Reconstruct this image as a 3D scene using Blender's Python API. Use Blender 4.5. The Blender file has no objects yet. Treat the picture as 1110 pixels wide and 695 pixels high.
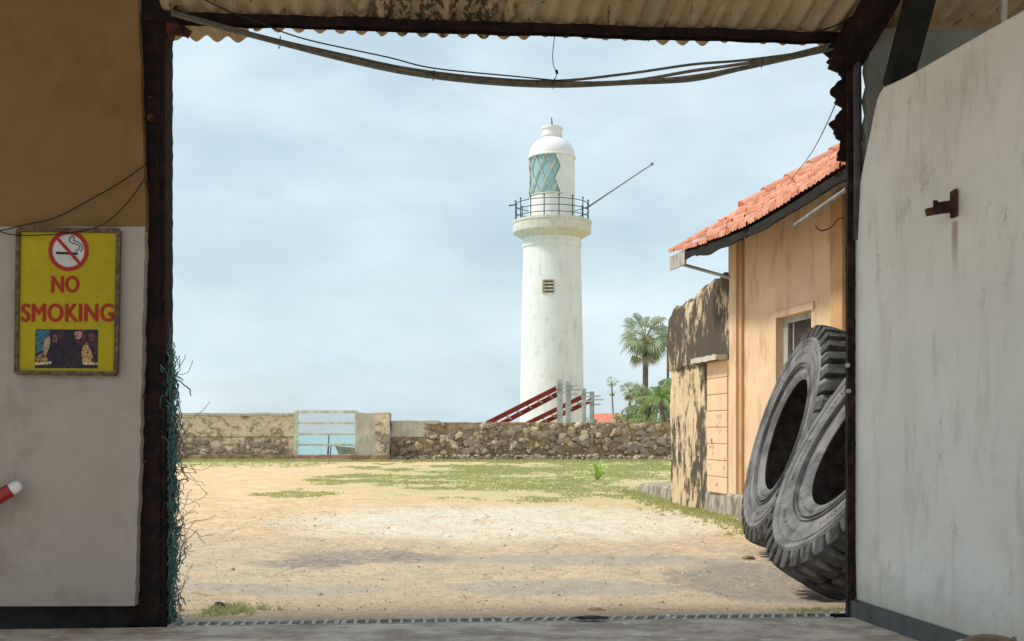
import bpy, bmesh, math, random
from mathutils import Vector, Matrix, noise
random.seed(7)
R = math.radians
F = 1200.0; CX = 555.0; HY = 469.0; EYE = 1.4
sc = bpy.context.scene
# ------------------------------------------------------------------ camera
cam = bpy.data.cameras.new("camera"); camo = bpy.data.objects.new("camera", cam)
sc.collection.objects.link(camo); sc.camera = camo
camo.location = (0, 0, EYE); camo.rotation_euler = (R(90), 0, 0)
cam.sensor_width = 36; cam.lens = 36 * F / 1110; cam.shift_y = (HY - 347.5) / 1110
cam.clip_start = .05; cam.clip_end = 20000
# ------------------------------------------------------------------ sky, sun, exposure
SUN = Vector((-.99, -.13, 0)).normalized() * math.cos(R(52)) + Vector((0, 0, math.sin(R(52))))
w = bpy.data.worlds.new("World"); sc.world = w; w.use_nodes = True
nt = w.node_tree; nt.nodes.clear()
def wn(t, **k):
    n = nt.nodes.new(t)
    for a, b in k.items(): setattr(n, a, b)
    return n
sky = wn('ShaderNodeTexSky', sky_type='NISHITA', sun_disc=False)
sky.sun_elevation = R(52); sky.sun_rotation = math.atan2(SUN.x, SUN.y) % (2 * math.pi)
sky.air_density = 1.2; sky.dust_density = 2.0
tc = wn('ShaderNodeTexCoord'); mp = wn('ShaderNodeMapping'); mp.inputs['Scale'].default_value = (1.0, 1.0, 2.6)
nz = wn('ShaderNodeTexNoise'); nz.inputs['Scale'].default_value = 2.6; nz.inputs['Detail'].default_value = 7; nz.inputs['Roughness'].default_value = .55
nz2 = wn('ShaderNodeTexNoise'); nz2.inputs['Scale'].default_value = 5.5; nz2.inputs['Detail'].default_value = 5
nz2.inputs['Distortion'].default_value = .4
mp.inputs['Location'].default_value = (.35, .2, .55)
cr = wn('ShaderNodeValToRGB'); cr.color_ramp.elements[0].position = .36; cr.color_ramp.elements[1].position = .66
cr.color_ramp.elements[0].color = (4.8, 6.25, 7.0, 1); cr.color_ramp.elements[1].color = (7.0, 8.1, 8.6, 1)
cf = wn('ShaderNodeMapRange'); cf.inputs[1].default_value = .35; cf.inputs[2].default_value = .7; cf.inputs[3].default_value = .68; cf.inputs[4].default_value = .96
mx = wn('ShaderNodeMix', data_type='RGBA')
bg = wn('ShaderNodeBackground'); bg.inputs['Strength'].default_value = .10
out = wn('ShaderNodeOutputWorld'); L = nt.links.new
L(tc.outputs['Generated'], mp.inputs[0]); L(mp.outputs[0], nz.inputs['Vector']); L(mp.outputs[0], nz2.inputs['Vector'])
L(nz.outputs[0], cr.inputs[0]); L(nz2.outputs[0], cf.inputs[0]); L(cf.outputs[0], mx.inputs['Factor'])
L(sky.outputs[0], mx.inputs['A']); L(cr.outputs[0], mx.inputs['B']); L(mx.outputs['Result'], bg.inputs['Color']); L(bg.outputs[0], out.inputs[0])
sl = bpy.data.lights.new("sun", 'SUN'); sl.energy = 2.8; sl.angle = R(9); sl.color = (1, .955, .87)
so = bpy.data.objects.new("sun", sl); sc.collection.objects.link(so)
so.rotation_euler = SUN.to_track_quat('Z', 'Y').to_euler(); so.location = (0, 0, 30)
vs = sc.view_settings; vs.view_transform = 'Standard'; vs.look = 'None'; vs.exposure = 0.36; vs.gamma = 1; vs.use_curve_mapping = False
try: sc.cycles.max_bounces = 10; sc.cycles.diffuse_bounces = 6
except Exception: pass

# ------------------------------------------------------------------ helpers
col = sc.collection
def P(px, py, Y): return Vector(((px - CX) / F * Y, Y, EYE + (HY - py) / F * Y))
def G(px, py):
    Y = EYE * F / (py - HY); return Vector(((px - CX) / F * Y, Y, 0))
class MB:
    def __init__(s): s.v = []; s.f = []; s.sm = []
    def add(s, vs, fs, smooth=False):
        o = len(s.v); s.v += [tuple(v) for v in vs]
        for f in fs: s.f.append([i + o for i in f]); s.sm.append(smooth)
    def box(s, a, b, M=None):
        x0, y0, z0 = a; x1, y1, z1 = b
        vs = [Vector(c) for c in ((x0,y0,z0),(x1,y0,z0),(x1,y1,z0),(x0,y1,z0),(x0,y0,z1),(x1,y0,z1),(x1,y1,z1),(x0,y1,z1))]
        if M is not None: vs = [M(v) if callable(M) else M @ v for v in vs]
        s.add(vs, [(0,3,2,1),(4,5,6,7),(0,1,5,4),(1,2,6,5),(2,3,7,6),(3,0,4,7)])
    def beam(s, p, q, wd, ht, up=(0,0,1)):
        p = Vector(p); q = Vector(q); d = (q - p); l = d.length; d.normalize()
        sd = d.cross(Vector(up))
        if sd.length < 1e-4: sd = d.cross(Vector((0, 1, 0)))
        sd.normalize(); u = sd.cross(d)
        vs = [p + sd*a*wd/2 + u*b*ht/2 + d*c for c in (0, l) for a, b in ((-1,-1),(1,-1),(1,1),(-1,1))]
        s.add(vs, [(0,1,2,3),(7,6,5,4),(0,4,5,1),(1,5,6,2),(2,6,7,3),(3,7,4,0)])
    def tube(s, pts, r, n=8, cap=True):
        pts = [Vector(p) for p in pts]; rr = r if isinstance(r, (list, tuple)) else [r] * len(pts)
        o = []; ref = Vector((0.13, 0.2, 1)).normalized()
        for i, p in enumerate(pts):
            d = (pts[min(i+1, len(pts)-1)] - pts[max(i-1, 0)])
            if d.length < 1e-9: d = Vector((0,0,1))
            d.normalize(); a = d.cross(ref)
            if a.length < .05: a = d.cross(Vector((1, 0, 0)))
            a.normalize(); b = d.cross(a)
            o += [p + (a*math.cos(2*math.pi*k/n) + b*math.sin(2*math.pi*k/n)) * rr[i] for k in range(n)]
        fs = [(i*n+k, i*n+(k+1) % n, (i+1)*n+(k+1) % n, (i+1)*n+k) for i in range(len(pts)-1) for k in range(n)]
        if cap: fs += [tuple(range(n-1, -1, -1)), tuple((len(pts)-1)*n+k for k in range(n))]
        s.add(o, fs, True)
    def lathe(s, prof, n=48, c=(0,0,0), a0=0, a1=2*math.pi, closed=False):
        full = abs(a1 - a0 - 2*math.pi) < 1e-6; m = n if full else n + 1
        o = [(c[0] + r*math.cos(a0+(a1-a0)*k/n), c[1] + r*math.sin(a0+(a1-a0)*k/n), c[2] + z) for r, z in prof for k in range(m)]
        fs = []; q = len(prof)
        for i in range(q if closed else q-1):
            for k in range(n): k2 = (k+1) % m; j = (i+1) % q; fs.append((i*m+k, i*m+k2, j*m+k2, j*m+k))
        s.add(o, fs, True)
    def prism(s, poly, ex):      # polygon (3D points) extruded by a vector
        ex = Vector(ex); n = len(poly); a = [Vector(p) for p in poly]
        s.add(a + [p + ex for p in a], [tuple(range(n)), tuple(range(2*n-1, n-1, -1))] + [(i, i+n, (i+1) % n + n, (i+1) % n) for i in range(n)])
    def build(s, name, m, parent=None, fix=True, auto=None, loc=None):
        me = bpy.data.meshes.new(name); vs = s.v
        if loc is not None: vs = [(x-loc[0], y-loc[1], z-loc[2]) for x, y, z in vs]
        me.from_pydata(vs, [], s.f)
        for p, q in zip(me.polygons, s.sm): p.use_smooth = q
        if fix:
            b = bmesh.new(); b.from_mesh(me); bmesh.ops.recalc_face_normals(b, faces=b.faces)
            for e in b.edges:
                if len(e.link_faces) == 2 and e.calc_face_angle(0) > .62: e.smooth = False
            b.to_mesh(me); b.free()
        o = bpy.data.objects.new(name, me); col.objects.link(o)
        if m: me.materials.append(m)
        if parent: o.parent = parent
        if loc is not None: o.location = loc
        if auto:
            md = o.modifiers.new('bev', 'BEVEL'); md.width = auto; md.segments = 2; md.limit_method = 'ANGLE'
        return o
def tag(o, label=None, cat=None, group=None, kind=None):
    if label: o['label'] = label
    if cat: o['category'] = cat
    if group: o['group'] = group
    if kind: o['kind'] = kind
    return o
def empty(name, loc, label, cat, group=None):
    o = bpy.data.objects.new(name, None); col.objects.link(o); o.location = loc; o.empty_display_size = .2
    return tag(o, label, cat, group)
def part(mb, name, m, parent, label=None, auto=None):     # vertices are world coordinates; parent is unrotated
    o = mb.build(name, m, parent, auto=auto); l = parent.location if not parent.parent else parent.parent.location
    if not parent.parent: o.location = -l
    if label: o['label'] = label
    return o
def spline(pts, n=6):
    pts = [Vector(p) for p in pts]; o = []
    for i in range(len(pts)-1):
        a = pts[max(i-1,0)]; b = pts[i]; c = pts[i+1]; d = pts[min(i+2, len(pts)-1)]
        for k in range(n):
            t = k/n; o.append(.5*((2*b) + (c-a)*t + (2*a-5*b+4*c-d)*t*t + (3*b-a-3*c+d)*t**3))
    return o + [pts[-1]]
def rough(mb, amp, sc_=3, seed=0):
    mb.v = [tuple(Vector(v) + noise.noise_vector(Vector(v)*sc_ + Vector((seed,0,0))) * amp) for v in mb.v]
def gridquad(mb, a, b, c, d, nu, nv):     # subdivided quad a-b-c-d
    vs = []; a, b, c, d = map(Vector, (a, b, c, d))
    for j in range(nv+1):
        for i in range(nu+1):
            u = i/nu; v = j/nv; vs.append(a*(1-u)*(1-v) + b*u*(1-v) + c*u*v + d*(1-u)*v)
    mb.add(vs, [(j*(nu+1)+i, j*(nu+1)+i+1, (j+1)*(nu+1)+i+1, (j+1)*(nu+1)+i) for j in range(nv) for i in range(nu)], True)
def gbox(mb, a, b, st):                    # subdivided box
    (x0,y0,z0), (x1,y1,z1) = a, b; nx = max(1, round((x1-x0)/st)); ny = max(1, round((y1-y0)/st)); nz_ = max(1, round((z1-z0)/st))
    gridquad(mb, (x0,y0,z0),(x1,y0,z0),(x1,y0,z1),(x0,y0,z1), nx, nz_); gridquad(mb, (x1,y1,z0),(x0,y1,z0),(x0,y1,z1),(x1,y1,z1), nx, nz_)
    gridquad(mb, (x1,y0,z0),(x1,y1,z0),(x1,y1,z1),(x1,y0,z1), ny, nz_); gridquad(mb, (x0,y1,z0),(x0,y0,z0),(x0,y0,z1),(x0,y1,z1), ny, nz_)
    gridquad(mb, (x0,y0,z1),(x1,y0,z1),(x1,y1,z1),(x0,y1,z1), nx, ny)

# ------------------------------------------------------------------ materials
class Mat:
    def __init__(s, name, rgh=.9, spec=.3):
        s.m = bpy.data.materials.new(name); s.m.use_nodes = True; s.t = s.m.node_tree
        s.b = s.t.nodes['Principled BSDF']; s.b.inputs['Roughness'].default_value = rgh; s.b.inputs['Specular IOR Level'].default_value = spec
        s.tc = s.n('ShaderNodeTexCoord'); s.h = None; g = s.n('ShaderNodeNewGeometry'); s.geo = g; s.pos = g.outputs['Position']
    def n(s, t, **k):
        n = s.t.nodes.new(t)
        for a, b in k.items(): setattr(n, a, b)
        return n
    def l(s, a, b): s.t.links.new(a, b)
    def val(s, x, inp):
        if hasattr(x, 'is_output') or isinstance(x, bpy.types.NodeSocket): s.l(x, inp)
        else: inp.default_value = (*x, 1) if isinstance(x, tuple) and len(x) == 3 and inp.type == 'RGBA' else x
    def noise(s, scale=5, detail=5, rg=.6, vec=(1,1,1), dist=0, off=(0,0,0)):
        mp = s.n('ShaderNodeMapping'); s.l(s.pos, mp.inputs[0]); mp.inputs['Scale'].default_value = vec; mp.inputs['Location'].default_value = off
        n = s.n('ShaderNodeTexNoise'); s.l(mp.outputs[0], n.inputs['Vector']); n.inputs['Scale'].default_value = scale
        n.inputs['Detail'].default_value = detail; n.inputs['Roughness'].default_value = rg; n.inputs['Distortion'].default_value = dist
        return n.outputs[0]
    def voro(s, scale=5, feat='F1', vec=(1,1,1), out='Distance', rnd=1):
        mp = s.n('ShaderNodeMapping'); s.l(s.pos, mp.inputs[0]); mp.inputs['Scale'].default_value = vec
        n = s.n('ShaderNodeTexVoronoi', feature=feat); s.l(mp.outputs[0], n.inputs['Vector']); n.inputs['Scale'].default_value = scale; n.inputs['Randomness'].default_value = rnd
        return n.outputs[out]
    def ramp(s, x, lo, hi, a=0.0, b=1.0):
        n = s.n('ShaderNodeMapRange'); n.interpolation_type = 'SMOOTHSTEP'; s.l(x, n.inputs[0])
        n.inputs[1].default_value = lo; n.inputs[2].default_value = hi; n.inputs[3].default_value = a; n.inputs[4].default_value = b
        return n.outputs[0]
    def mix(s, f, a, b, bt='MIX'):
        n = s.n('ShaderNodeMix', data_type='RGBA', blend_type=bt); s.val(f, n.inputs['Factor']); s.val(a, n.inputs['A']); s.val(b, n.inputs['B']); return n.outputs['Result']
    def math(s, op, a, b=0.0):
        n = s.n('ShaderNodeMath', operation=op); s.val(a, n.inputs[0]); s.val(b, n.inputs[1]); return n.outputs[0]
    def xyz(s):
        n = s.n('ShaderNodeSeparateXYZ'); s.l(s.pos, n.inputs[0]); return n.outputs
    def bump(s, x, strength=.4, dist=.02):
        n = s.n('ShaderNodeBump'); n.inputs['Strength'].default_value = strength; n.inputs['Distance'].default_value = dist; s.l(x, n.inputs['Height'])
        if s.h: s.l(s.h, n.inputs['Normal'])
        s.h = n.outputs[0]; s.l(s.h, s.b.inputs['Normal'])
    def col(s, c): s.val(c, s.b.inputs['Base Color']); return s
def simple(name, c, var=.25, scale=6, rgh=.85, bump=.2, spec=.3, metal=0, dist=.01, vec=(1,1,1)):
    M = Mat(name, rgh, spec); n = M.noise(scale, 6, .65, vec)
    d = tuple(x*(1-var) for x in c); u = tuple(min(1, x*(1+var)) for x in c)
    M.col(M.mix(M.ramp(n, .3, .7), d, u)); M.b.inputs['Metallic'].default_value = metal
    if bump: M.bump(n, bump, dist)
    return M.m
def plaster(name, c, stain, amt=.5, scale=1.2, streak=(1.6, 1.6, .7), bump=.25, lo=.48, hi=.68):
    M = Mat(name, .92, .2)
    a = M.noise(scale, 5, .6); b = M.noise(2.2, 7, .7, streak); f = M.noise(40, 4, .6)
    base = M.mix(M.ramp(a, .3, .7), tuple(x*.88 for x in c), c)
    k = M.math('MULTIPLY', M.ramp(b, lo, hi), amt)
    cc = M.mix(k, base, stain); cc = M.mix(M.ramp(f, .3, .7, 0, .12), cc, tuple(x*.6 for x in c))
    sp = M.noise(18, 6, .85, off=(5,5,5)); cc = M.mix(M.ramp(sp, .66, .72, 0, .6), cc, tuple(x*.45 for x in c)); lt = M.noise(9, 5, .7, off=(8,2,5)); cc = M.mix(M.ramp(lt, .66, .74, 0, .35), cc, tuple(min(1, x*1.35) for x in c))
    M.col(cc); M.bump(f, bump, .004); M.bump(a, bump, .03); M.bump(lt, bump*.8, .012); return M.m
def rust(name, a=(.026,.011,.009), b=(.008,.006,.007), c=(.10,.038,.018)):
    M = Mat(name, .9, .25); n1 = M.noise(9, 8, .7); n2 = M.noise(45, 5, .7, off=(4,2,1)); n3 = M.noise(4, 5, .6, (1,1,.4), off=(9,9,9))
    x = M.mix(M.ramp(n1, .4, .6), b, a); x = M.mix(M.ramp(n2, .6, .72), x, c); x = M.mix(M.ramp(n3, .62, .7, 0, .5), x, (.10, .085, .075))
    M.col(x); M.bump(n1, .6, .02); M.bump(n2, .5, .006); return M.m
m_rust = rust('rust'); m_rust2 = rust('rust_bright', (.09,.03,.018), (.03,.014,.01), (.25,.1,.04))
m_brown = plaster('brown_paint', (.25,.14,.055), (.16,.088,.036), .5, 1.5, (1,1,.8))
m_dado = plaster('dirty_white', (.43,.37,.32), (.27,.22,.18), .6, 1.1, (1,1,.8))
m_dark = simple('dark_plinth', (.012,.011,.010), .5, 8)
def _white():
    M = Mat('white_wall', .9, .2); z = M.xyz()
    a = M.noise(1.0, 5, .6); b = M.noise(2.2, 8, .7, (2.4,2.4,.7)); c = M.noise(7.0, 5, .7, (2.2,2.2,.7), off=(3,1,0)); f = M.noise(60, 4, .6); lo = M.noise(5, 6, .7)
    x = M.mix(M.ramp(a, .3, .7), (.71,.685,.63), (.80,.78,.735))
    cv = M.voro(.9, 'DISTANCE_TO_EDGE', (1,1,.8)); cw = M.math('ADD', cv, M.math('MULTIPLY', M.math('SUBTRACT', lo, .5), .25)); ck = M.math('MULTIPLY', M.math('MULTIPLY', M.ramp(M.math('ABSOLUTE', cw), .0, .006, 1, 0), M.ramp(b, .5, .6)), .7); x = M.mix(ck, x, (.30,.26,.22))
    sp = M.noise(22, 5, .8, (1.5,1.5,.6), off=(8,1,2)); x = M.mix(M.ramp(sp, .68, .73, 0, .75), x, (.30,.25,.21)); tr = M.noise(4.5, 5, .6, (1,1,2.4), off=(1,4,4))
    x = M.mix(M.ramp(b, .48, .72, 0, .42), x, (.42,.38,.33)); x = M.mix(M.ramp(c, .64, .76, 0, .5), x, (.27,.22,.18))
    d = M.math('ADD', z[2], M.math('MULTIPLY', lo, .5)); x = M.mix(M.ramp(d, .35, .75, .45, 0), x, (.38,.33,.25))
    # rust runs below the bracket
    dy = M.math('ABSOLUTE', M.math('SUBTRACT', M.math('ADD', z[1], M.math('MULTIPLY', c, .05)), 7.085))
    k = M.math('MULTIPLY', M.ramp(dy, .012, .05, 1, 0), M.math('MULTIPLY', M.ramp(z[2], 2.35, 2.7), M.ramp(z[2], 2.74, 2.76, 1, 0)))
    x = M.mix(M.math('MULTIPLY', k, .7), x, (.33,.2,.1))
    M.col(x); M.bump(f, .25, .004); M.bump(a, .4, .05); M.bump(tr, .45, .022); M.bump(c, .3, .01); return M.m
m_white = _white()
m_grey = plaster('grey_render', (.24,.25,.22), (.12,.13,.10), .6, 2)
m_skirt = plaster('grey_skirting', (.13,.13,.13), (.05,.045,.04), .6, 2)
m_steel = simple('dull_steel', (.16,.15,.14), .35, 12, .6, .2)
def _roof():
    M = Mat('asbestos_sheet', .9, .2); z = M.xyz()
    a = M.noise(1.6, 6, .6); b = M.noise(2.6, 7, .7, (6,1.2,1.2), off=(1,0,0)); f = M.noise(30, 5, .7)
    x = M.mix(M.ramp(a, .3, .7), (.36,.27,.165), (.50,.39,.25)); x = M.mix(M.ramp(b, .5, .72, 0, .65), x, (.20,.13,.075))
    e = M.math('ABSOLUTE', M.math('ADD', z[0], .55)); k = M.math('MULTIPLY', M.ramp(e, .3, .9, 1, 0), M.ramp(M.noise(11, 5, .75, (1.6,.7,.7), off=(2,5,1)), .46, .54))
    x = M.mix(M.math('MULTIPLY', k, .9), x, (.035,.035,.018))
    k2 = M.ramp(M.noise(9, 5, .7, (1.5,.5,.5), off=(7,5,1)), .60, .66); x = M.mix(M.math('MULTIPLY', k2, .8), x, (.05,.04,.025))
    M.col(x); M.bump(f, .35, .006); M.bump(b, .2, .01); return M.m
m_roof = _roof()
m_cable = simple('cable_sheath', (.21,.165,.125), .4, 20, .6, .1); m_cable_g = simple('green_cable', (.12,.12,.09), .3, 20, .6, .1)
def _lh():
    M = Mat('lighthouse_white', .8, .3); z = M.xyz(); a = M.noise(.6, 6, .65); b = M.noise(1.6, 7, .7, (2.2,2.2,.35)); c = M.noise(1.5, 7, .75, off=(3,3,3))
    x = M.mix(M.ramp(a, .3, .7), (.74,.73,.69), (.82,.815,.79)); x = M.mix(M.ramp(b, .50, .70, 0, .45), x, (.46,.42,.34))
    x = M.mix(M.ramp(c, .56, .68, 0, .5), x, (.50,.46,.38)); M.col(x); M.bump(c, .2, .03); return M.m
m_lh = _lh()
m_lh_trim = plaster('stained_trim', (.72,.69,.60), (.40,.32,.20), .5, 2, (2,2,1))
def _dome():
    M = Mat('dome_paint', .6, .4); c = M.noise(1.3, 6, .7, off=(1,8,3)); x = M.mix(M.ramp(c, .58, .72, 0, .55), (.78,.76,.74), (.62,.36,.30)); M.col(x); return M.m
m_dome = _dome()
def glass(name, c, rgh=.1):
    M = Mat(name, rgh, .6); n = M.noise(3, 3, .5); M.col(M.mix(n, tuple(x*.8 for x in c), c)); return M.m
m_glass = glass('lantern_glass', (.33,.52,.52)); m_iron = simple('green_iron', (.03,.07,.075), .3, 6, .6, .1)
m_tile = None
def _tile():
    M = Mat('clay_tile', .85, .25); r = M.geo.outputs['Random Per Island']; n = M.noise(3, 6, .7); f = M.noise(22, 5, .7)
    x = M.mix(r, (.42,.135,.075), (.68,.33,.215)); x = M.mix(M.ramp(n, .45, .7, 0, .6), x, (.66,.38,.26)); x = M.mix(M.ramp(f, .6, .72, 0, .8), x, (.14,.09,.06))
    M.col(x); M.bump(f, .4, .01); return M.m
m_tile = _tile()
m_orange = plaster('orange_plaster', (.74,.52,.335), (.47,.29,.17), .7, .8, (1.5,1.5,.6), lo=.48, hi=.66)
m_orange_d = plaster('orange_trim', (.58,.35,.17), (.33,.18,.09), .6, 1.2)
def _weather():
    M = Mat('weathered_plaster', .95, .15); z = M.xyz()
    b = M.noise(3.0, 10, .76, (1.5,1.5,.62), off=(3,0,0)); c = M.noise(8, 8, .8, (1.5,1.5,.6)); f = M.noise(25, 5, .7); e = M.noise(.8, 4, .5, off=(6,6,1))
    top = M.ramp(z[2], 2.50, 2.62); far = M.ramp(z[1], 20.4, 19.6, 0, .05)
    thr = M.math('ADD', M.math('ADD', M.math('MULTIPLY', M.math('ADD', b, M.math('MULTIPLY', c, .35)), 1/1.35), M.math('ADD', M.math('MULTIPLY', top, .062), -.012)), M.math('ADD', M.math('MULTIPLY', M.math('SUBTRACT', e, .5), .35), far))
    x = M.mix(M.ramp(f, .3, .7), (.60,.45,.28), (.72,.57,.38)); x = M.mix(M.ramp(c, .48, .62, 0, .5), x, (.40,.27,.16))
    x = M.mix(M.ramp(thr, .485, .53, 0, .75), x, (.27,.20,.13)); x = M.mix(M.ramp(thr, .525, .56, 0, .92), x, (.075,.064,.052))
    M.col(x); M.bump(b, .7, .05); M.bump(c, .6, .03); M.bump(f, .3, .01); return M.m
m_weather = _weather()
m_plinth = plaster('stained_concrete', (.42,.37,.29), (.13,.11,.085), .85, 1.5, (2.5,2.5,1), lo=.42, hi=.6)
m_conc = plaster('weathered_concrete', (.55,.51,.42), (.27,.24,.18), .7, 1.5, (2,2,.6))
m_wood = simple('old_wood', (.013,.010,.008), .5, 6, .9, .3); m_wpaint = plaster('flaking_white_paint', (.42,.40,.36), (.18,.14,.12), .7, 3)
def _rubber():
    M = Mat('dusty_rubber', .8, .3); a = M.noise(3, 6, .65); f = M.noise(35, 5, .7); v = M.noise(5, 8, .75, off=(2,2,2))
    x = M.mix(M.ramp(a, .35, .65), (.085,.082,.083), (.20,.19,.185)); x = M.mix(M.ramp(v, .55, .72, 0, .7), x, (.33,.30,.265)); x = M.mix(M.ramp(f, .55, .7, 0, .4), x, (.06,.058,.058))
    M.col(x); M.bump(f, .25, .005); M.bump(v, .3, .01); return M.m
m_rubber = _rubber(); m_rubber_in = simple('inner_rubber', (.11,.085,.075), .5, 9, .8, .2)
def _stone():
    M = Mat('rubble_stone', .95, .15); r = M.geo.outputs['Random Per Island']; f = M.noise(6, 7, .7)
    cr = M.n('ShaderNodeValToRGB'); M.l(r, cr.inputs[0]); e = cr.color_ramp.elements; e[0].color = (.27,.21,.165,1); e[1].color = (.70,.61,.47,1)
    for p, c in ((.25,(.31,.25,.21,1)), (.5,(.42,.33,.24,1)), (.7,(.27,.21,.17,1)), (.85,(.60,.46,.29,1))): q = e.new(p); q.color = c
    M.col(M.mix(M.ramp(f, .4, .7, 0, .6), cr.outputs[0], (.20,.145,.10))); M.bump(f, .5, .04); return M.m
m_stone = _stone()
def _mud():
    M = Mat('mud_mortar', .95, .1); n = M.noise(2.5, 8, .7); v = M.noise(9, 6, .7)
    M.col(M.mix(M.ramp(n, .35, .65), (.20,.135,.08), (.46,.33,.20))); M.bump(v, .8, .05); return M.m
m_mud = _mud()
def _lwall():
    M = Mat('plastered_rubble', .95, .15); z = M.xyz(); n = M.noise(1.7, 8, .75, (1,1,1.6)); v = M.voro(3.2, 'F1', (1,1,1.3)); c = M.voro(2.6, 'F1', (1,1,1.3), 'Color'); f = M.noise(9, 6, .7)
    x = M.mix(M.ramp(f, .3, .7), (.58,.46,.32), (.76,.63,.46)); st = M.mix(M.ramp(v, .15, .5), (.55,.42,.31), (.22,.16,.11)); 
    k = M.math('MULTIPLY', M.ramp(M.math('SUBTRACT', n, M.math('MULTIPLY', z[2], .05)), .40, .50), .85); x = M.mix(k, x, st); x = M.mix(M.ramp(M.noise(5, 8, .8, off=(2,2,8)), .54, .64, 0, .55), x, (.36,.25,.16))
    j = M.ramp(M.math('ABSOLUTE', M.math('SUBTRACT', M.math('ADD', z[2], M.math('MULTIPLY', f, .08)), 1.22)), .02, .07, .6, 0); x = M.mix(j, x, (.16,.12,.08))
    M.col(x); M.bump(v, .4, .08); M.bump(f, .5, .04); return M.m
m_lwall = _lwall()
m_gate = simple('gate_paint', (.56,.56,.46), .3, 4, .7, .2); m_pink = simple('rusty_sill', (.42,.22,.17), .35, 2.5, .9, .2)
m_red = simple('red_oxide_steel', (.33,.055,.045), .35, 2, .6, .1); m_galv = simple('galvanised_post', (.42,.43,.42), .3, 2, .7, .1)
def leafm(name, a, b, tr=.25):
    M = Mat(name, .6, .3); r = M.geo.outputs['Random Per Island']; M.col(M.mix(r, a, b)); M.b.inputs['Transmission Weight'].default_value = 0
    t = M.n('ShaderNodeBsdfTranslucent'); M.val(tuple(min(1, x*1.3) for x in b), t.inputs[0]); x = M.n('ShaderNodeMixShader'); x.inputs[0].default_value = tr
    o = [q for q in M.t.nodes if q.type == 'OUTPUT_MATERIAL'][0]; M.l(M.b.outputs[0], x.inputs[1]); M.l(t.outputs[0], x.inputs[2]); M.l(x.outputs[0], o.inputs[0]); return M.m
m_fan = leafm('fan_leaf', (.20,.26,.15), (.38,.43,.28)); m_dead = leafm('dead_leaf', (.24,.20,.14), (.40,.34,.25)); m_frond = leafm('frond', (.16,.25,.07), (.30,.38,.14))
m_bush = leafm('bush_leaf', (.20,.26,.13), (.38,.42,.24)); m_grass = leafm('grass_blade', (.28,.33,.10), (.50,.50,.24)); m_plant = leafm('bright_leaf', (.20,.36,.06), (.34,.50,.12), .35)
m_trunk = simple('palm_bark', (.15,.13,.11), .4, 5, .95, .4); m_fruit = simple('yellow_fruit', (.5,.33,.08), .3, 5)
m_net = simple('teal_net', (.07,.17,.16), .5, 12, .8, .2); m_twig = simple('dry_twig', (.17,.14,.10), .5, 12, .9, .2); m_netg = simple('grey_net', (.16,.19,.19), .4, 10)

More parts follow.
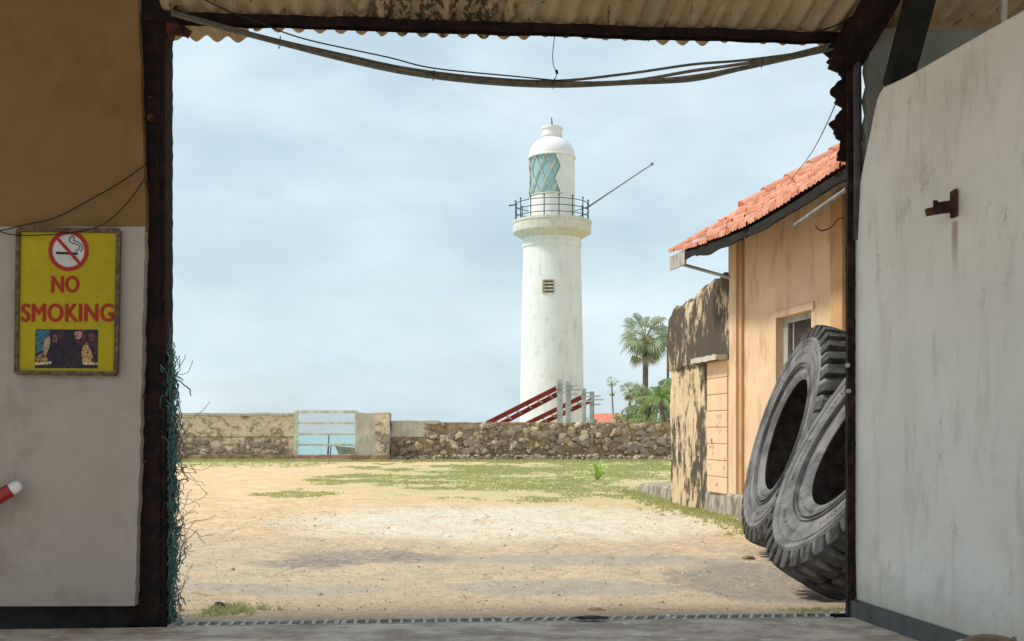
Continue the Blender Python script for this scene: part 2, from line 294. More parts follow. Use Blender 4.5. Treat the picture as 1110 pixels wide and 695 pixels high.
# ================================================================== GROUND
def ground_mat():
    M = Mat('yard_ground', .95, .12); z = M.xyz()
    big = M.noise(.35, 6, .65); mid = M.noise(1.6, 8, .72, (1,.7,1)); fin = M.noise(14, 7, .75); gra = M.noise(70, 4, .8); stk = M.noise(1.3, 7, .7, (.5,1.8,1), off=(4,4,0))
    wob = M.n('ShaderNodeTexNoise'); M.l(M.pos, wob.inputs['Vector']); wob.inputs['Scale'].default_value = 1.1; wob.inputs['Detail'].default_value = 7; wob.inputs['Roughness'].default_value = .68
    def patch(cx, cy, rx, ry, wb=.9, soft=.18, angle=0):
        a = M.n('ShaderNodeVectorMath', operation='SUBTRACT'); M.l(wob.outputs['Color'], a.inputs[0]); a.inputs[1].default_value = (.5,.5,.5)
        b = M.n('ShaderNodeVectorMath', operation='SCALE'); M.l(a.outputs[0], b.inputs[0]); b.inputs['Scale'].default_value = wb*2
        c = M.n('ShaderNodeVectorMath', operation='ADD'); M.l(M.pos, c.inputs[0]); M.l(b.outputs[0], c.inputs[1])
        mp = M.n('ShaderNodeMapping', vector_type='TEXTURE'); M.l(c.outputs[0], mp.inputs[0]); mp.inputs['Location'].default_value = (cx, cy, 0); mp.inputs['Rotation'].default_value = (0,0,angle); mp.inputs['Scale'].default_value = (rx, ry, 1e4)
        d = M.n('ShaderNodeVectorMath', operation='LENGTH'); M.l(mp.outputs[0], d.inputs[0]); return M.ramp(d.outputs['Value'], 1-soft, 1+soft, 1, 0)
    n5 = M.noise(4.5, 9, .8, (.8,1.5,1), off=(2,9,0)); n20 = M.noise(19, 6, .8, (.6,1.4,1), off=(5,3,0)); near = M.ramp(z[1], 30, 13, .25, 1)
    sand = M.mix(M.ramp(mid, .35, .65), (.62,.41,.225), (.75,.54,.33)); sand = M.mix(M.math('MULTIPLY', near, M.ramp(n5, .50, .60, 0, .75)), sand, (.42,.315,.21)); sand = M.mix(M.math('MULTIPLY', near, M.ramp(n5, .46, .38, 0, .7)), sand, (.74,.63,.48))
    sand = M.mix(M.math('MULTIPLY', near, M.ramp(n20, .51, .60, 0, .85)), sand, (.27,.20,.135)); sand = M.mix(M.math('MULTIPLY', near, M.ramp(n20, .46, .36, 0, .6)), sand, (.78,.68,.53)); sand = M.mix(M.ramp(stk, .54, .64, 0, .55), sand, (.46,.38,.28))
    x = sand
    # worn asphalt and gravelly soil near the shed
    wn_ = M.math('MULTIPLY', M.ramp(z[1], 11.5, 17.5, 1, 0), M.ramp(M.math('ADD', mid, M.math('MULTIPLY', stk, .3)), .52, .70)); x = M.mix(M.math('MULTIPLY', wn_, .75), x, M.mix(M.ramp(gra, .35, .65), (.27,.21,.15), (.46,.37,.26)))
    g1 = M.mix(M.ramp(gra, .35, .65), (.42,.345,.24), (.64,.54,.39)); k = M.ramp(z[1], 14.5, 12.0); x = M.mix(M.math('MULTIPLY', M.ramp(z[1], 9.6, 16.5, .75, 0), M.ramp(fin, .35, .6)), x, g1)
    x = M.mix(M.ramp(M.math('ADD', z[1], M.math('MULTIPLY', M.math('SUBTRACT', mid, .5), 1.5)), 8.9, 10.0, .7, 0), x, M.mix(M.ramp(n20, .4, .6), (.54,.40,.275), (.36,.26,.18)))
    # pale slab
    slab = M.mix(M.ramp(fin, .3, .7), (.56,.50,.39), (.72,.67,.56)); kk = patch(.2, 17.6, 3.4, 3.3, 1.1, .3); x = M.mix(M.math('MULTIPLY', kk, M.ramp(M.math('ADD', M.math('MULTIPLY', mid, .5), M.math('MULTIPLY', fin, .5)), .38, .52, .15, .92)), x, slab)
    fk2 = M.noise(7, 9, .82, (.8,1.6,1), off=(1,7,0)); x = M.mix(M.math('MULTIPLY', M.ramp(z[1], 26, 12, .25, 1), M.ramp(fk2, .52, .66, 0, .55)), x, (.33,.25,.165)); x = M.mix(M.math('MULTIPLY', M.ramp(z[1], 26, 12, .2, 1), M.ramp(fk2, .46, .34, 0, .5)), x, (.68,.57,.41)); flk = M.noise(26, 6, .8, (.45,1.3,1), off=(7,7,0)); x = M.mix(M.math('MULTIPLY', M.ramp(z[1], 30, 14), M.ramp(flk, .57, .65, 0, .8)), x, (.22,.17,.12)); x = M.mix(M.math('MULTIPLY', M.ramp(z[1], 30, 14), M.ramp(flk, .40, .32, 0, .6)), x, (.70,.60,.45))
    # asphalt remnants
    asp = M.mix(M.ramp(gra, .3, .7), (.13,.12,.115), (.28,.25,.23))
    for a in ((-1.75, 12.5, .75, .75, .5, .25), (-1.0, 12.2, .45, .35, .4, .3), (-2.3,11.7,.5,.35,.4,.3)): x = M.mix(M.math('MULTIPLY', patch(*a), M.ramp(n20, .42, .56, .2, .95)), x, asp)
    pav = M.mix(M.ramp(gra, .3, .7), (.27,.245,.21), (.42,.38,.32))
    for a in ((.45, 10.05, 1.1, .52, .3, .08), (-2.2, 9.9, 1.1, .35, .4, .3), (0.9,12.2,1.6,.5,.5,.3)): x = M.mix(M.math('MULTIPLY', patch(*a), M.ramp(n5, .40, .56, .95, .45)), x, pav)
    x = M.mix(M.math('MULTIPLY', patch(2.35, 10.5, .8, 1.4, .6, .2), M.ramp(n20, .38, .56, .95, .5)), x, M.mix(M.ramp(gra, .3, .7), (.15,.135,.12), (.29,.255,.22)))
    # cracks
    v = M.voro(.75, 'DISTANCE_TO_EDGE', (.6,1.3,1)); wv = M.math('ADD', v, M.math('MULTIPLY', M.math('SUBTRACT', fin, .5), .12)); x = M.mix(M.math('MULTIPLY', M.ramp(wv, .0, .014, .5, 0), M.ramp(big, .45, .55)), x, (.14,.11,.08))
    gr = M.mix(M.ramp(fin, .3, .7), (.28,.34,.12), (.44,.47,.22)); gp = patch(4.8, 37.5, 11.0, 16.5, 2.4, .28); gp2 = patch(-16, 51, 9, 3.5, 1.5, .3)
    gp = M.math('MAXIMUM', gp, gp2); far = M.ramp(z[1], 54, 56); gp = M.math('MAXIMUM', gp, far)
    gm = M.math('MULTIPLY', gp, M.ramp(M.math('ADD', M.math('MULTIPLY', mid, .6), M.math('MULTIPLY', stk, .4)),   .43, .57, .1, .85)); x = M.mix(gm, x, gr)
    M.col(x); M.bump(mid, .6, .06); M.bump(fin, .6, .02); M.bump(gra, .5, .006); return M.m
m_ground = ground_mat()
def gz(x, y):
    if y < 8.75 or y > 53: return 0
    k = min(1, (y-8.75)/.8)
    return -.085*math.exp(-((x-2.7)/1.0)**2-((y-10.1)/1.0)**2) + k*(.026*noise.fractal(Vector((x*.9, y*.9, 0)), 1, 2, 5) + .012*noise.fractal(Vector((x*6, y*6, 3)), 1, 2, 3) + .016*(lambda q: max(0, min(1, (q-.02)/.05)))(noise.fractal(Vector((x*.8, y*.55, 9)), 1, 2, 6))*max(0, min(1, (24-y)/6))) - .002*k
g = MB()
ys = [-60, -20, 0, 7.0]; y = 8.62
while y < 26: ys.append(y); y *= 1.0036
while y < 54: ys.append(y); y *= 1.02
ys += [56, 60, 80, 130, 260]
xs = [-200, -80, -30, -14, -9, -7.5, -6.2] + [-5 + .05*i for i in range(0, 181)] + [4.5, 5.5, 7, 10, 14, 30, 80, 200]
vv = []; ff = []; NX = len(xs)
for yy in ys:
    for x in xs: vv.append((x, yy, gz(x, yy)))
for j in range(len(ys)-1):
    for i in range(NX-1):
        if ys[j] >= 58 and xs[i] < -5.01: continue
        if abs(ys[j]-7) < .01 and -5.01 < xs[i] < 3.99: continue   # the shed floor, drain and apron lie here
        ff.append((j*NX+i, j*NX+i+1, (j+1)*NX+i+1, (j+1)*NX+i))
g.add(vv, ff, True)
# low sea wall face below the yard
a0 = [(x, 60, z) for x in (-200, -5) for z in (0, -4)]; g.add([(-200,60,0),(-4.9,60,0),(-4.9,60,-4),(-200,60,-4)], [(0,1,2,3)]); g.add([(-5.1,60,0),(-5.1,260,0),(-5.1,260,-4),(-5.1,60,-4)], [(0,1,2,3)])
tag(g.build('ground', m_ground, fix=False), 'sandy yard with worn concrete and patches of grass', kind='structure')
def sea_mat():
    M = Mat('sea_water', .25, .4); z = M.xyz(); n = M.noise(.6, 5, .6, (1,3,1)); b = M.noise(.05, 4, .5, (1,4,1)); M.col(M.mix(M.ramp(b, .3, .7), (.17,.42,.43), (.26,.50,.49)))
    k = M.ramp(z[1], 75, 160, .6, 0); M.bump(n, .25, .15); return M.m
s = MB(); s.add([(-9000,57,-2.2),(9000,57,-2.2),(9000,15000,-2.2),(-9000,15000,-2.2)], [(0,1,2,3)]); tag(s.build('sea', sea_mat()), 'turquoise sea behind the yard', kind='structure')
def floor_mat():
    M = Mat('shed_floor', .85, .25); a = M.noise(2.2, 8, .7, (1,1.4,1)); f = M.noise(30, 6, .7); b = M.noise(5, 6, .7, off=(4,1,0))
    x = M.mix(M.ramp(a, .38, .62), (.33,.265,.21), (.60,.52,.44)); x = M.mix(M.ramp(b, .58, .66, 0, .7), x, (.72,.70,.66)); x = M.mix(M.ramp(f, .5, .75, 0, .5), x, (.2,.16,.12)); M.col(x); M.bump(f, .3, .006); M.bump(a, .3, .02); return M.m
T = Vector((.9967, .0817, 0)); N = Vector((-.0817, .9967, 0)); O = Vector((-2.45, 8.04, 0))
def S(a, b, z=0): return O + T*a + N*b + Vector((0,0,z))
fl = MB(); fl.box((-3.4, -12.2, -.1), (6.2, -.10, .006), lambda v: S(v.x, v.y, v.z)); tag(fl.build('shed_floor', floor_mat()), 'grey stained concrete floor of the shed', kind='structure')
ap = MB(); gridquad(ap, S(-3.4,.115,.008), S(6.2,.115,.008), S(6.2,.62,.004), S(-3.4,.62,.004), 120, 8); rough(ap, .006, 7); ap.add([S(-3.4,.115,-.1),S(6.2,.115,-.1),S(6.2,.115,.006),S(-3.4,.115,.006)], [(0,1,2,3)])
tag(ap.build('threshold_apron', m_ground, fix=False), 'dusty strip of earth just outside the drain', kind='structure')
# ------------------------------------------------------------------ drain grating
dr = empty('drain_grate', S(2.45, 0), 'long narrow steel drain grate across the shed threshold', 'drain grate')
m_drain = simple('drain_frame', (.42,.40,.36), .35, 9, .7, .2)
ch = MB(); ch.box((-.9,-.09,-.30),(5.3,.105,-.28), lambda v: S(v.x,v.y,v.z)); ch.box((-.9,-.099,-.30),(5.3,-.09,-.002), lambda v: S(v.x,v.y,v.z)); ch.box((-.9,.105,-.30),(5.3,.113,-.002), lambda v: S(v.x,v.y,v.z)); part(ch, 'channel', simple('channel_shade', (.01,.013,.01), .3, 9), dr)  # near-black channel colour stands in for shade between the grate bars
for k in range(4):
    a0 = -.03 + k*1.235; a1 = a0+1.21; gm = MB()
    gm.box((a0,-.097,-.03),(a1,-.075,.011), lambda v: S(v.x,v.y,v.z)); gm.box((a0,.088,-.03),(a1,.11,.011), lambda v: S(v.x,v.y,v.z))
    n = 14
    for i in range(n+1):
        c = a0 + .012 + (a1-a0-.024)*i/n; wd = .012 if 0 < i < n else .02
        sk = .03 if k >= 2 else 0
        gm.prism([S(c-wd-sk,-.075,.009), S(c+wd-sk,-.075,.009), S(c+wd+sk,.088,.009), S(c-wd+sk,.088,.009)], (0,0,-.03))
    part(gm, 'grate_section', m_drain, dr)

# ================================================================== SHED
shed = empty('shed', (0, 8.2, 0), 'open front shed with corrugated roof framing the view, rusty posts and worn walls', 'shed')
lw = MB()
def LW(px, py, Y=7.95): return P(px, py, Y)
zt = 5.4
poly = [(-5.6,7.95,2.88), tuple(LW(158,246)), tuple(LW(157.5,215)), tuple(LW(155.5,180)), tuple(LW(155,150)), tuple(LW(153,110)), tuple(LW(152.5,70)), tuple(LW(150,30)), (LW(148,0).x,7.95,5.4), (-5.6,7.95,5.4)]
lw.prism([(x_, y_, z_ - (.03 if z_ < 2.95 else 0)) for x_, y_, z_ in poly], (0,.18,0)); part(lw, 'upper_wall', m_brown, shed, 'brown painted upper wall')
ed = [LW(146+11*min(1,max(0,(655-y)/400))**.8 + random.uniform(-.9,.9), y, 7.94) for y in range(657, 247, -9)]
dd = MB(); dd.prism([(-5.6,7.94,.15)] + [tuple(p) for p in ed] + [(x_, 7.94, 2.876 + .012*noise.fractal(Vector((x_*5,0,0)),1,2,4)) for x_ in [ed[-1].x - .06*i for i in range(0, 44)]] + [(-5.6,7.94,2.878)], (0,.18,0)); part(dd, 'lower_wall', m_dado, shed, 'dirty off white lower wall')
bs = MB(); bs.box((-5.6,8.02,-.05),(-2.80,8.16,.149)); part(bs, 'skirting', m_dark, shed)
sw = MB(); sw.box((-5.8,6.7,0),(-5.6,8.13,5.2)); part(sw, 'unseen_side_wall', m_brown, shed)  # unseen wall added to enclose the shed, kept short to let skylight in
def colm(x0, x1, y0, y1, z1, seed):
    c = MB(); gbox(c, (x0,y0,0), (x1,y0+.018,z1), .05); gbox(c, (x0,y1-.018,0), (x1,y1,z1), .05); gbox(c, ((x0+x1)/2-.012,y0+.01,0), ((x0+x1)/2+.012,y1-.01,z1), .05)
    rough(c, .018, 9, seed); rough(c, .008, 30, seed+3); return c
c = colm(-2.80, -2.55, 8.02, 8.22, 4.9, 1); gbox(c, (-2.565,8.03,0), (-2.515,8.21,4.9), .05); rough(c, .006, 24, 5)
lc = part(c, 'column', m_rust, shed, 'thick rusty steel column at the left of the opening')
for px, py, r in ((164,128,.03),(183,140,.022),(163,106,.012),(160,200,.012),(158,500,.015),(158,430,.012)):
    bolt = MB(); p = P(px, py, 8.0); bolt.lathe([(0,0),(r,0),(r,.03),(r*.7,.04),(0,.04)], 8); bolt.v = [(p.x+v[0], p.y-v[2]+.01, p.z+v[1]) for v in bolt.v]; part(bolt, 'bolt', m_rust2, lc)
br = MB(); br.box(tuple(P(183,40,8.1)), tuple(P(196,10,8.0))); br.beam(P(168,12,8.05), P(205,38,8.1), .03, .05); br.beam(P(190,0,8.0), P(186,45,8.05), .03, .03); rough(br, .02, 8); part(br, 'bracket', m_rust2, lc)
# purlin + front beams
pu = MB(); gbox(pu, (-.2, -.05, 4.365), (5.35, .03, 4.437), .09); pu.v = [tuple(S(*v)) for v in pu.v]; rough(pu, .012, 5); part(pu, 'purlin', m_rust, shed)
pb = MB()
for bb in (-1.6, -3.2, -4.8): pb.beam(S(-3.2, bb, 4.37-.25*bb), S(6, bb, 4.37-.25*bb), .07, .09)
part(pb, 'rear_purlin', m_rust, shed)
# roof sheets
PIT = .154
def sheet(k, a0, a1, ov, dz):
    n = int((a1-a0)/PIT*10); bs_ = [ov, ov-.03, ov-.06, ov-.1, ov-.2, -.05] + [-.05-.04*i for i in range(1,14)] + [-.9, -2, -3.5, -5]
    vs = []
    for b in bs_:
        for i in range(n+1):
            a = a0 + (a1-a0)*i/n; bb = b
            if b == ov: bb += .012*noise.noise(Vector((a*9, 3, 0))) + .006*noise.noise(Vector((a*40, 3, 0)))
            z = 4.465 + dz - .25*bb + .024*math.sin(2*math.pi*a/PIT) + .01*noise.noise(Vector((a*2, bb, 1)))
            vs.append(S(a - .075*bb, bb, z))
    m = MB(); fs = []; hole = P(277, 25, 8.0)
    for j in range(len(bs_)-1):
        for i in range(n):
            q = (j*(n+1)+i, j*(n+1)+i+1, (j+1)*(n+1)+i+1, (j+1)*(n+1)+i); cc = sum((vs[t] for t in q), Vector())/4
            ppx = CX + cc.x/cc.y*F; ppy = HY - (cc.z-EYE)/cc.y*F
            if abs(ppx-277) < 4 and abs(ppy-25) < 5: continue
            fs.append(q)
    m.add(vs, fs, True); o = part(m, 'roof_sheet', m_roof, shed); md = o.modifiers.new('thick', 'SOLIDIFY'); md.thickness = .007
edges = [-3.4, -2.2, -1.1, -.03, .49, 1.55, 2.63, 3.6, 4.0, 5.1, 6.2, 7.3, 8.4]
ovs = [.2, .2, .3, .33, .175, .20, .15, .21, .15, .15, .15, .15]
for k in range(12): sheet(k, edges[k]-.06, edges[k+1]+.02, ovs[k], .008*(k % 2) + (.55 if k < 3 else 0))
# white side wall
W0 = Vector((2.61, 8.4, 0)); Wd = Vector((.158, -.987, 0)).normalized(); Wn = Vector((.987, .158, 0))
def onW(px, py):
    t = (px-CX)/F; # W0.x + Wd.x*s = t*(W0.y + Wd.y*s)
    s_ = (t*W0.y - W0.x)/(Wd.x - t*Wd.y); p = W0 + Wd*s_; return Vector((p.x, p.y, EYE + (HY-py)/F*p.y))
ww = MB(); pts = spline([onW(928,651), onW(925.5,560), onW(924,460), onW(922.5,380), onW(922,300), onW(924,250), onW(929,215), onW(935,180), onW(943,142), onW(950,108), onW(957.5,94)], 3)
top = spline([onW(957.5,94), onW(985,81), onW(1020,61), onW(1060,38), onW(1108,11)], 4)
end = W0 + Wd*5.8
allp = pts + top[1:] + [Vector((end.x,end.y,3.86)), Vector((end.x,end.y,.126))]
ww.prism(allp, Wn*.17); wwo = part(ww, 'white_wall', m_white, shed, 'whitewashed partition wall with a cut corner', auto=.015)
sk = MB(); gb = MB(); gbox(gb, (-.04, -.045, 0), (5.8, .21, .128), .09); gb.v = [tuple(W0 + Wd*v[0] + Wn*v[1] + Vector((0,0,v[2]))) for v in gb.v]; rough(gb, .006, 14); part(gb, 'skirting', m_skirt, wwo)
bk = MB(); b0 = onW(1036, 221)
bk.beam(b0 + Vector((-.012,0,-.085)), b0 + Vector((-.012,0,.085)), .018, .075, up=(0,1,0)); 
bk.beam(b0 + Vector((0,0,-.012)), b0 + Vector((-.125,.0,-.03)), .06, .07); bk.beam(b0+Vector((-.10,0,-.035)), b0 + Vector((-.185,.01,-.055)), .05, .045); bk.tube([b0+Vector((-.13,0,-.07)), b0+Vector((-.13,0,.02))], .016)
rough(bk, .006, 20); part(bk, 'bracket', m_rust2, wwo, 'rusty steel bracket')
# grey upper wall and roof timbers on the right
gw = MB(); jag = [(943,56),(941,72),(944,88),(940,104),(943,120),(939,135),(941,150),(940,175),(940,200)]
gp_ = [P(x, y, 8.27) for x, y in jag]; gw.prism(gp_ + [Vector((5.2,8.27,gp_[-1].z)), Vector((5.2,8.27,4.42)), Vector((gp_[0].x,8.27,4.42))], (0,.14,0)); part(gw, 'gable_wall', m_grey, shed, 'grey rendered upper wall')
rc = MB(); gbox(rc, (2.548,8.40,0), (2.603,8.46,4.5), .03); rough(rc, .006, 20, 8); rco = part(rc, 'column', rust('rust_post', (.045,.02,.014), (.014,.009,.009), (.14,.055,.025)), shed, 'thin rusty steel post at the right of the opening')
pp = MB(); pp.tube([P(929,52,8.36), P(930,200,8.36), P(929,260,8.40)], .032, 12); part(pp, 'pipe', simple('dark_pipe', (.06,.055,.055), .4, 6, .6, .2), rco)
rg = MB(); edge = []
for i, y in enumerate(range(60, 176, 2)): edge.append(P(906 + 11*noise.fractal(Vector((y*.055, 1, 2)),1,2,4) + (3 if y > 150 else 0), y, 8.45))
rg.prism(edge + [P(918,175,8.45), P(918,60,8.45)], (0,.03,0)); rough(rg, .006, 20); part(rg, 'corroded_flange', m_rust, rco)
for px, py in ((919,396),(920,424)):
    q = MB(); q.lathe([(0,0),(.017,0),(.017,.02),(.01,.028),(0,.028)], 12); p = P(px, py, 8.385); q.v = [(p.x+v[0], p.y-v[2]+.012, p.z+v[1]) for v in q.v]; part(q, 'bolt', m_galv, rco)
tm = MB(); tm.beam(P(962,-12,7.9), P(918,62,8.4), .18, .2); rough(tm, .03, 6); tm.beam(P(922,25,8.3), P(903,76,8.3), .05, .08); tm.beam(P(915,40,8.35), P(897,62,8.35), .03, .09); tm.beam(P(925,48,8.35), P(909,80,8.38), .03, .05); tm.beam(P(918,55,8.3), P(948,60,8.3), .05, .05); rough(tm, .03, 9); part(tm, 'corner_bracket', m_rust, shed, 'tangle of corroded steel at the roof corner')
tb = MB(); tb.beam(P(1004,-25,7.6), P(972,95,8.1), .17, .14); rough(tb, .01, 6); part(tb, 'roof_brace', m_dark, shed); tb = MB(); tb.beam(P(1089,-6,7), P(1088,26,7), .03, .03); part(tb, 'hanger', m_wpaint, shed)
tw = MB(); tw.beam(P(925,18,8.25), P(985,-8,7.9), .02, .035); part(tw, 'batten', m_wpaint, shed)

# ================================================================== sign
SY = 7.91
sg = empty('no_smoking_sign', P(73, 327, SY), 'yellow NO SMOKING board with wooden frame fixed to the dirty white wall', 'sign')
m_yel = plaster('sign_yellow', (.47,.365,.02), (.30,.23,.03), .4, 3, (3,3,3), bump=.02); m_sred = simple('sign_red', (.36,.02,.015), .15, 9, .6, 0); m_swh = simple('sign_white', (.55,.53,.50), .1, 9, .6, 0); m_blk = simple('sign_black', (.012,.012,.015), .2, 9, .6, 0)
m_sframe = simple('sign_frame_wood', (.13,.085,.05), .55, 30, .85, .3)
TL, TR, BR, BL = P(20.5,249,SY), P(129,250.5,SY), P(126,405.5,SY), P(18.5,404,SY)
b = MB(); b.prism([TL, TR, BR, BL], (0,.02,0)); part(b, 'board', m_yel, sg)
fr = MB()
for p, q in ((TL,TR),(TR,BR),(BR,BL),(BL,TL)): fr.beam(p+Vector((0,-.004,0)), q+Vector((0,-.004,0)), .022, .030, up=(0,-1,0)) if False else fr.beam(p+Vector((0,-.004,0)), q+Vector((0,-.004,0)), .030, .03, up=(0,1,0))
rough(fr, .002, 30); part(fr, 'frame', m_sframe, sg)
def SP(px, py, d=.004): p = P(px, py, SY); p.y = SY - d; return p
def disc(m, cx, cy, r0, r1, d, n=48, th=.002):
    vs = []; 
    for i in range(n):
        a = 2*math.pi*i/n
        for r in (r0, r1): p = SP(cx + r*math.cos(a), cy + r*math.sin(a)*1.02, d); vs += [p, p + Vector((0,th,0))]
    fs = []
    for i in range(n):
        j = (i+1) % n; fs += [(4*i, 4*i+2, 4*j+2, 4*j), (4*i+1, 4*j+1, 4*j+3, 4*i+3), (4*i+2, 4*i+3, 4*j+3, 4*j+2), (4*i, 4*j, 4*j+1, 4*i+1)]
    m.add(vs, fs)
m1 = MB(); disc(m1, 74.5, 272, .01, 20, .003); part(m1, 'symbol_disc', m_swh, sg)
m1 = MB(); m1.prism([SP(61,273,.005),SP(76,273.6,.005),SP(76,276.2,.005),SP(61,275.6,.005)], (0,.002,0)); m1.prism([SP(79,273.6,.005),SP(84.5,273.9,.005),SP(84.5,276.6,.005),SP(79,276.2,.005)], (0,.002,0))
def ribbon(m, pts, wd, d):
    pts = [Vector((x, y, 0)) for x, y in pts]; pts = spline(pts, 5); L_ = []; R_ = []
    for i, p in enumerate(pts):
        t = (pts[min(i+1,len(pts)-1)] - pts[max(i-1,0)]).normalized(); nn = Vector((-t.y, t.x, 0))*wd/2; L_.append(SP(p.x+nn.x, p.y+nn.y, d)); R_.append(SP(p.x-nn.x, p.y-nn.y, d))
    n = len(pts); m.add(L_ + R_, [(i, i+1, n+i+1, n+i) for i in range(n-1)])
ribbon(m1, [(82,272),(86,270.5),(86.5,267),(82,264.5),(78,263.5),(75.5,261),(76,258),(79,257)], .9, .005); ribbon(m1, [(87.5,273),(89.5,270),(88.5,265.5),(84,262),(80,261),(80.5,257.5),(77,256)], .9, .005)
part(m1, 'cigarette_symbol', m_blk, sg)
m1 = MB(); disc(m1, 74.5, 272, 17.4, 21.6, .0065); m1.prism([SP(60.2,258.5,.006),SP(62.6,256.1,.006),SP(89,285.6,.006),SP(86.6,288,.006)], (0,.002,0)); part(m1, 'prohibition_ring', m_sred, sg)
def text(s, x0, x1, y0, y1, m, parent, name):
    cu = bpy.data.curves.new('t', 'FONT'); cu.body = s; cu.size = 1; cu.extrude = .004; cu.offset = 0; cu.space_character = 1.04; cu.resolution_u = 4
    o = bpy.data.objects.new('t', cu); col.objects.link(o); bpy.context.view_layer.update()
    me = bpy.data.meshes.new_from_object(o.evaluated_get(bpy.context.evaluated_depsgraph_get())); bpy.data.objects.remove(o)
    xs_ = [v.co.x for v in me.vertices]; ys_ = [v.co.y for v in me.vertices]; ax, bx_, ay, by = min(xs_), max(xs_), min(ys_), max(ys_)
    for v in me.vertices:
        px = x0 + (v.co.x-ax)/(bx_-ax)*(x1-x0); py = y1 - (v.co.y-ay)/(by-ay)*(y1-y0); q = SP(px, py, .004 + v.co.z*.3); v.co = q
    mb = MB(); k_ = .0046
    for i, (dx, dz) in enumerate(((0,0),(k_,0),(-k_,0),(0,k_*.7),(0,-k_*.7),(k_*.6,k_*.5),(-k_*.6,-k_*.5))): mb.add([(v.co.x+dx, v.co.y-.0003*i, v.co.z+dz) for v in me.vertices], [tuple(p.vertices) for p in me.polygons])
    o = mb.build(name, m, parent); o.location = -parent.location; return o
text('NO', 56.5, 85.5, 299.5, 317, m_sred, sg, 'lettering'); text('SMOKING', 24, 123, 329.5, 348.5, m_sred, sg, 'lettering')
def pic():
    M = Mat('sign_picture', .5, .3); k = M.noise(14, 5, .6); k2 = M.noise(23, 5, .6, off=(3,3,3))
    x = M.mix(M.ramp(k, .42, .6), (.012,.008,.022), (.07,.02,.035)); x = M.mix(M.ramp(k2, .58, .66, 0, .7), x, (.16,.08,.05)); M.col(x); return M.m
m1 = MB(); m1.prism([SP(38.5,357,.003),SP(106.5,357.5,.003),SP(106,399.5,.003),SP(38,399,.003)], (0,.002,0)); pc = part(m1, 'picture', pic(), sg, 'dark photograph of people at the foot of the board')
def blob(pts, c, nm, d):
    m = MB(); m.prism([SP(x, y, d) for x, y in pts], (0,.0008,0)); o = m.build(nm, simple('print_'+nm, c, .75, 55, .5, 0), pc); return o
blob([(39,358),(54,358),(52,366),(48,370),(49,378),(39,384)], (.03,.13,.16), 'print_teal', .004)
blob([(49,367),(54,364),(55,372),(51,384),(47,388),(47,378)], (.33,.22,.17), 'print_hand', .005)
blob([(81,360),(88,359),(90,364),(86,368),(81,367)], (.36,.17,.13), 'print_face', .005)
blob([(90,376),(94,371),(98,378),(101,386),(99,393),(88,395),(87,387)], (.38,.22,.08), 'print_glow', .005)
blob([(39,386),(46,383),(53,390),(53,393),(39,393)], (.25,.14,.06), 'print_table', .005)
blob([(38.5,393),(56,392),(56,395),(38.5,396)], (.45,.34,.2), 'print_edge', .0055); blob([(85,393),(106,393),(106,395.5),(85,395.5)], (.45,.34,.2), 'print_edge', .0055)
blob([(57,366),(60,362),(63,366),(63,371),(69,377),(70,398),(52,398),(53,380),(58,373)], (.012,.010,.022), 'print_figure', .0052); blob([(75,362),(79,360),(82,365),(82,370),(88,376),(90,398),(70,398),(71,380),(76,372)], (.02,.012,.02), 'print_figure', .0056); blob([(57,368),(58,363),(61,362),(63,366),(62,371),(59,372)], (.14,.07,.06), 'print_face', .0058); blob([(96,362),(100,360),(103,364),(101,370),(97,369)], (.10,.04,.05), 'print_face', .005); blob([(43,370),(46,368),(47,376),(44,380)], (.06,.16,.15), 'print_teal', .006)
for o in pc.children: o.location = (0,0,0)
# wires over the left wall
def wire(name, pts, r, m, label, cat='wire', group=None, n=6):
    t = MB(); t.tube(spline(pts, n), r, 6); o = t.build(name, m, loc=tuple(pts[0])); return tag(o, label, cat, group)
m_blackw = simple('black_wire', (.02,.015,.012), .3, 12, .7, 0)
wire('wire', [P(-30,252,7.9),P(0,250,7.9),P(30,243,7.9),P(60,236,7.92),P(95,218,7.92),P(130,198,7.92),P(158,178,7.93)], .004, m_blackw, 'thin dark wire climbing the brown wall to the column, upper of two')
wire('wire', [P(0,251,7.88),P(18,255,7.87),P(60,254,7.87),P(100,248,7.87),P(122,236,7.9),P(142,215,7.92),P(158,192,7.93)], .004, m_blackw, 'thin dark wire looping just above the NO SMOKING board, lower of two')
# red pole leaning at the left edge
pl = empty('red_pole', (-5.0, 7.3, 0), 'red pole with a white tip leaning against the wall at the left edge', 'pole')
A = Vector((-5.0, 7.3, .03)); B = P(24, 524, 7.85); d = (B-A).normalized(); t = MB(); t.tube([A, B-d*.085], .05, 16); part(t, 'shaft', simple('pole_red', (.30,.015,.02), .2, 8, .35, .05, .5), pl)
t = MB(); t.tube([B-d*.085, B-d*.05, B-d*.015, B], [.046,.043,.032,.010], 16); part(t, 'tip', simple('pole_white', (.75,.73,.72), .1, 8, .35, .05, .5), pl)
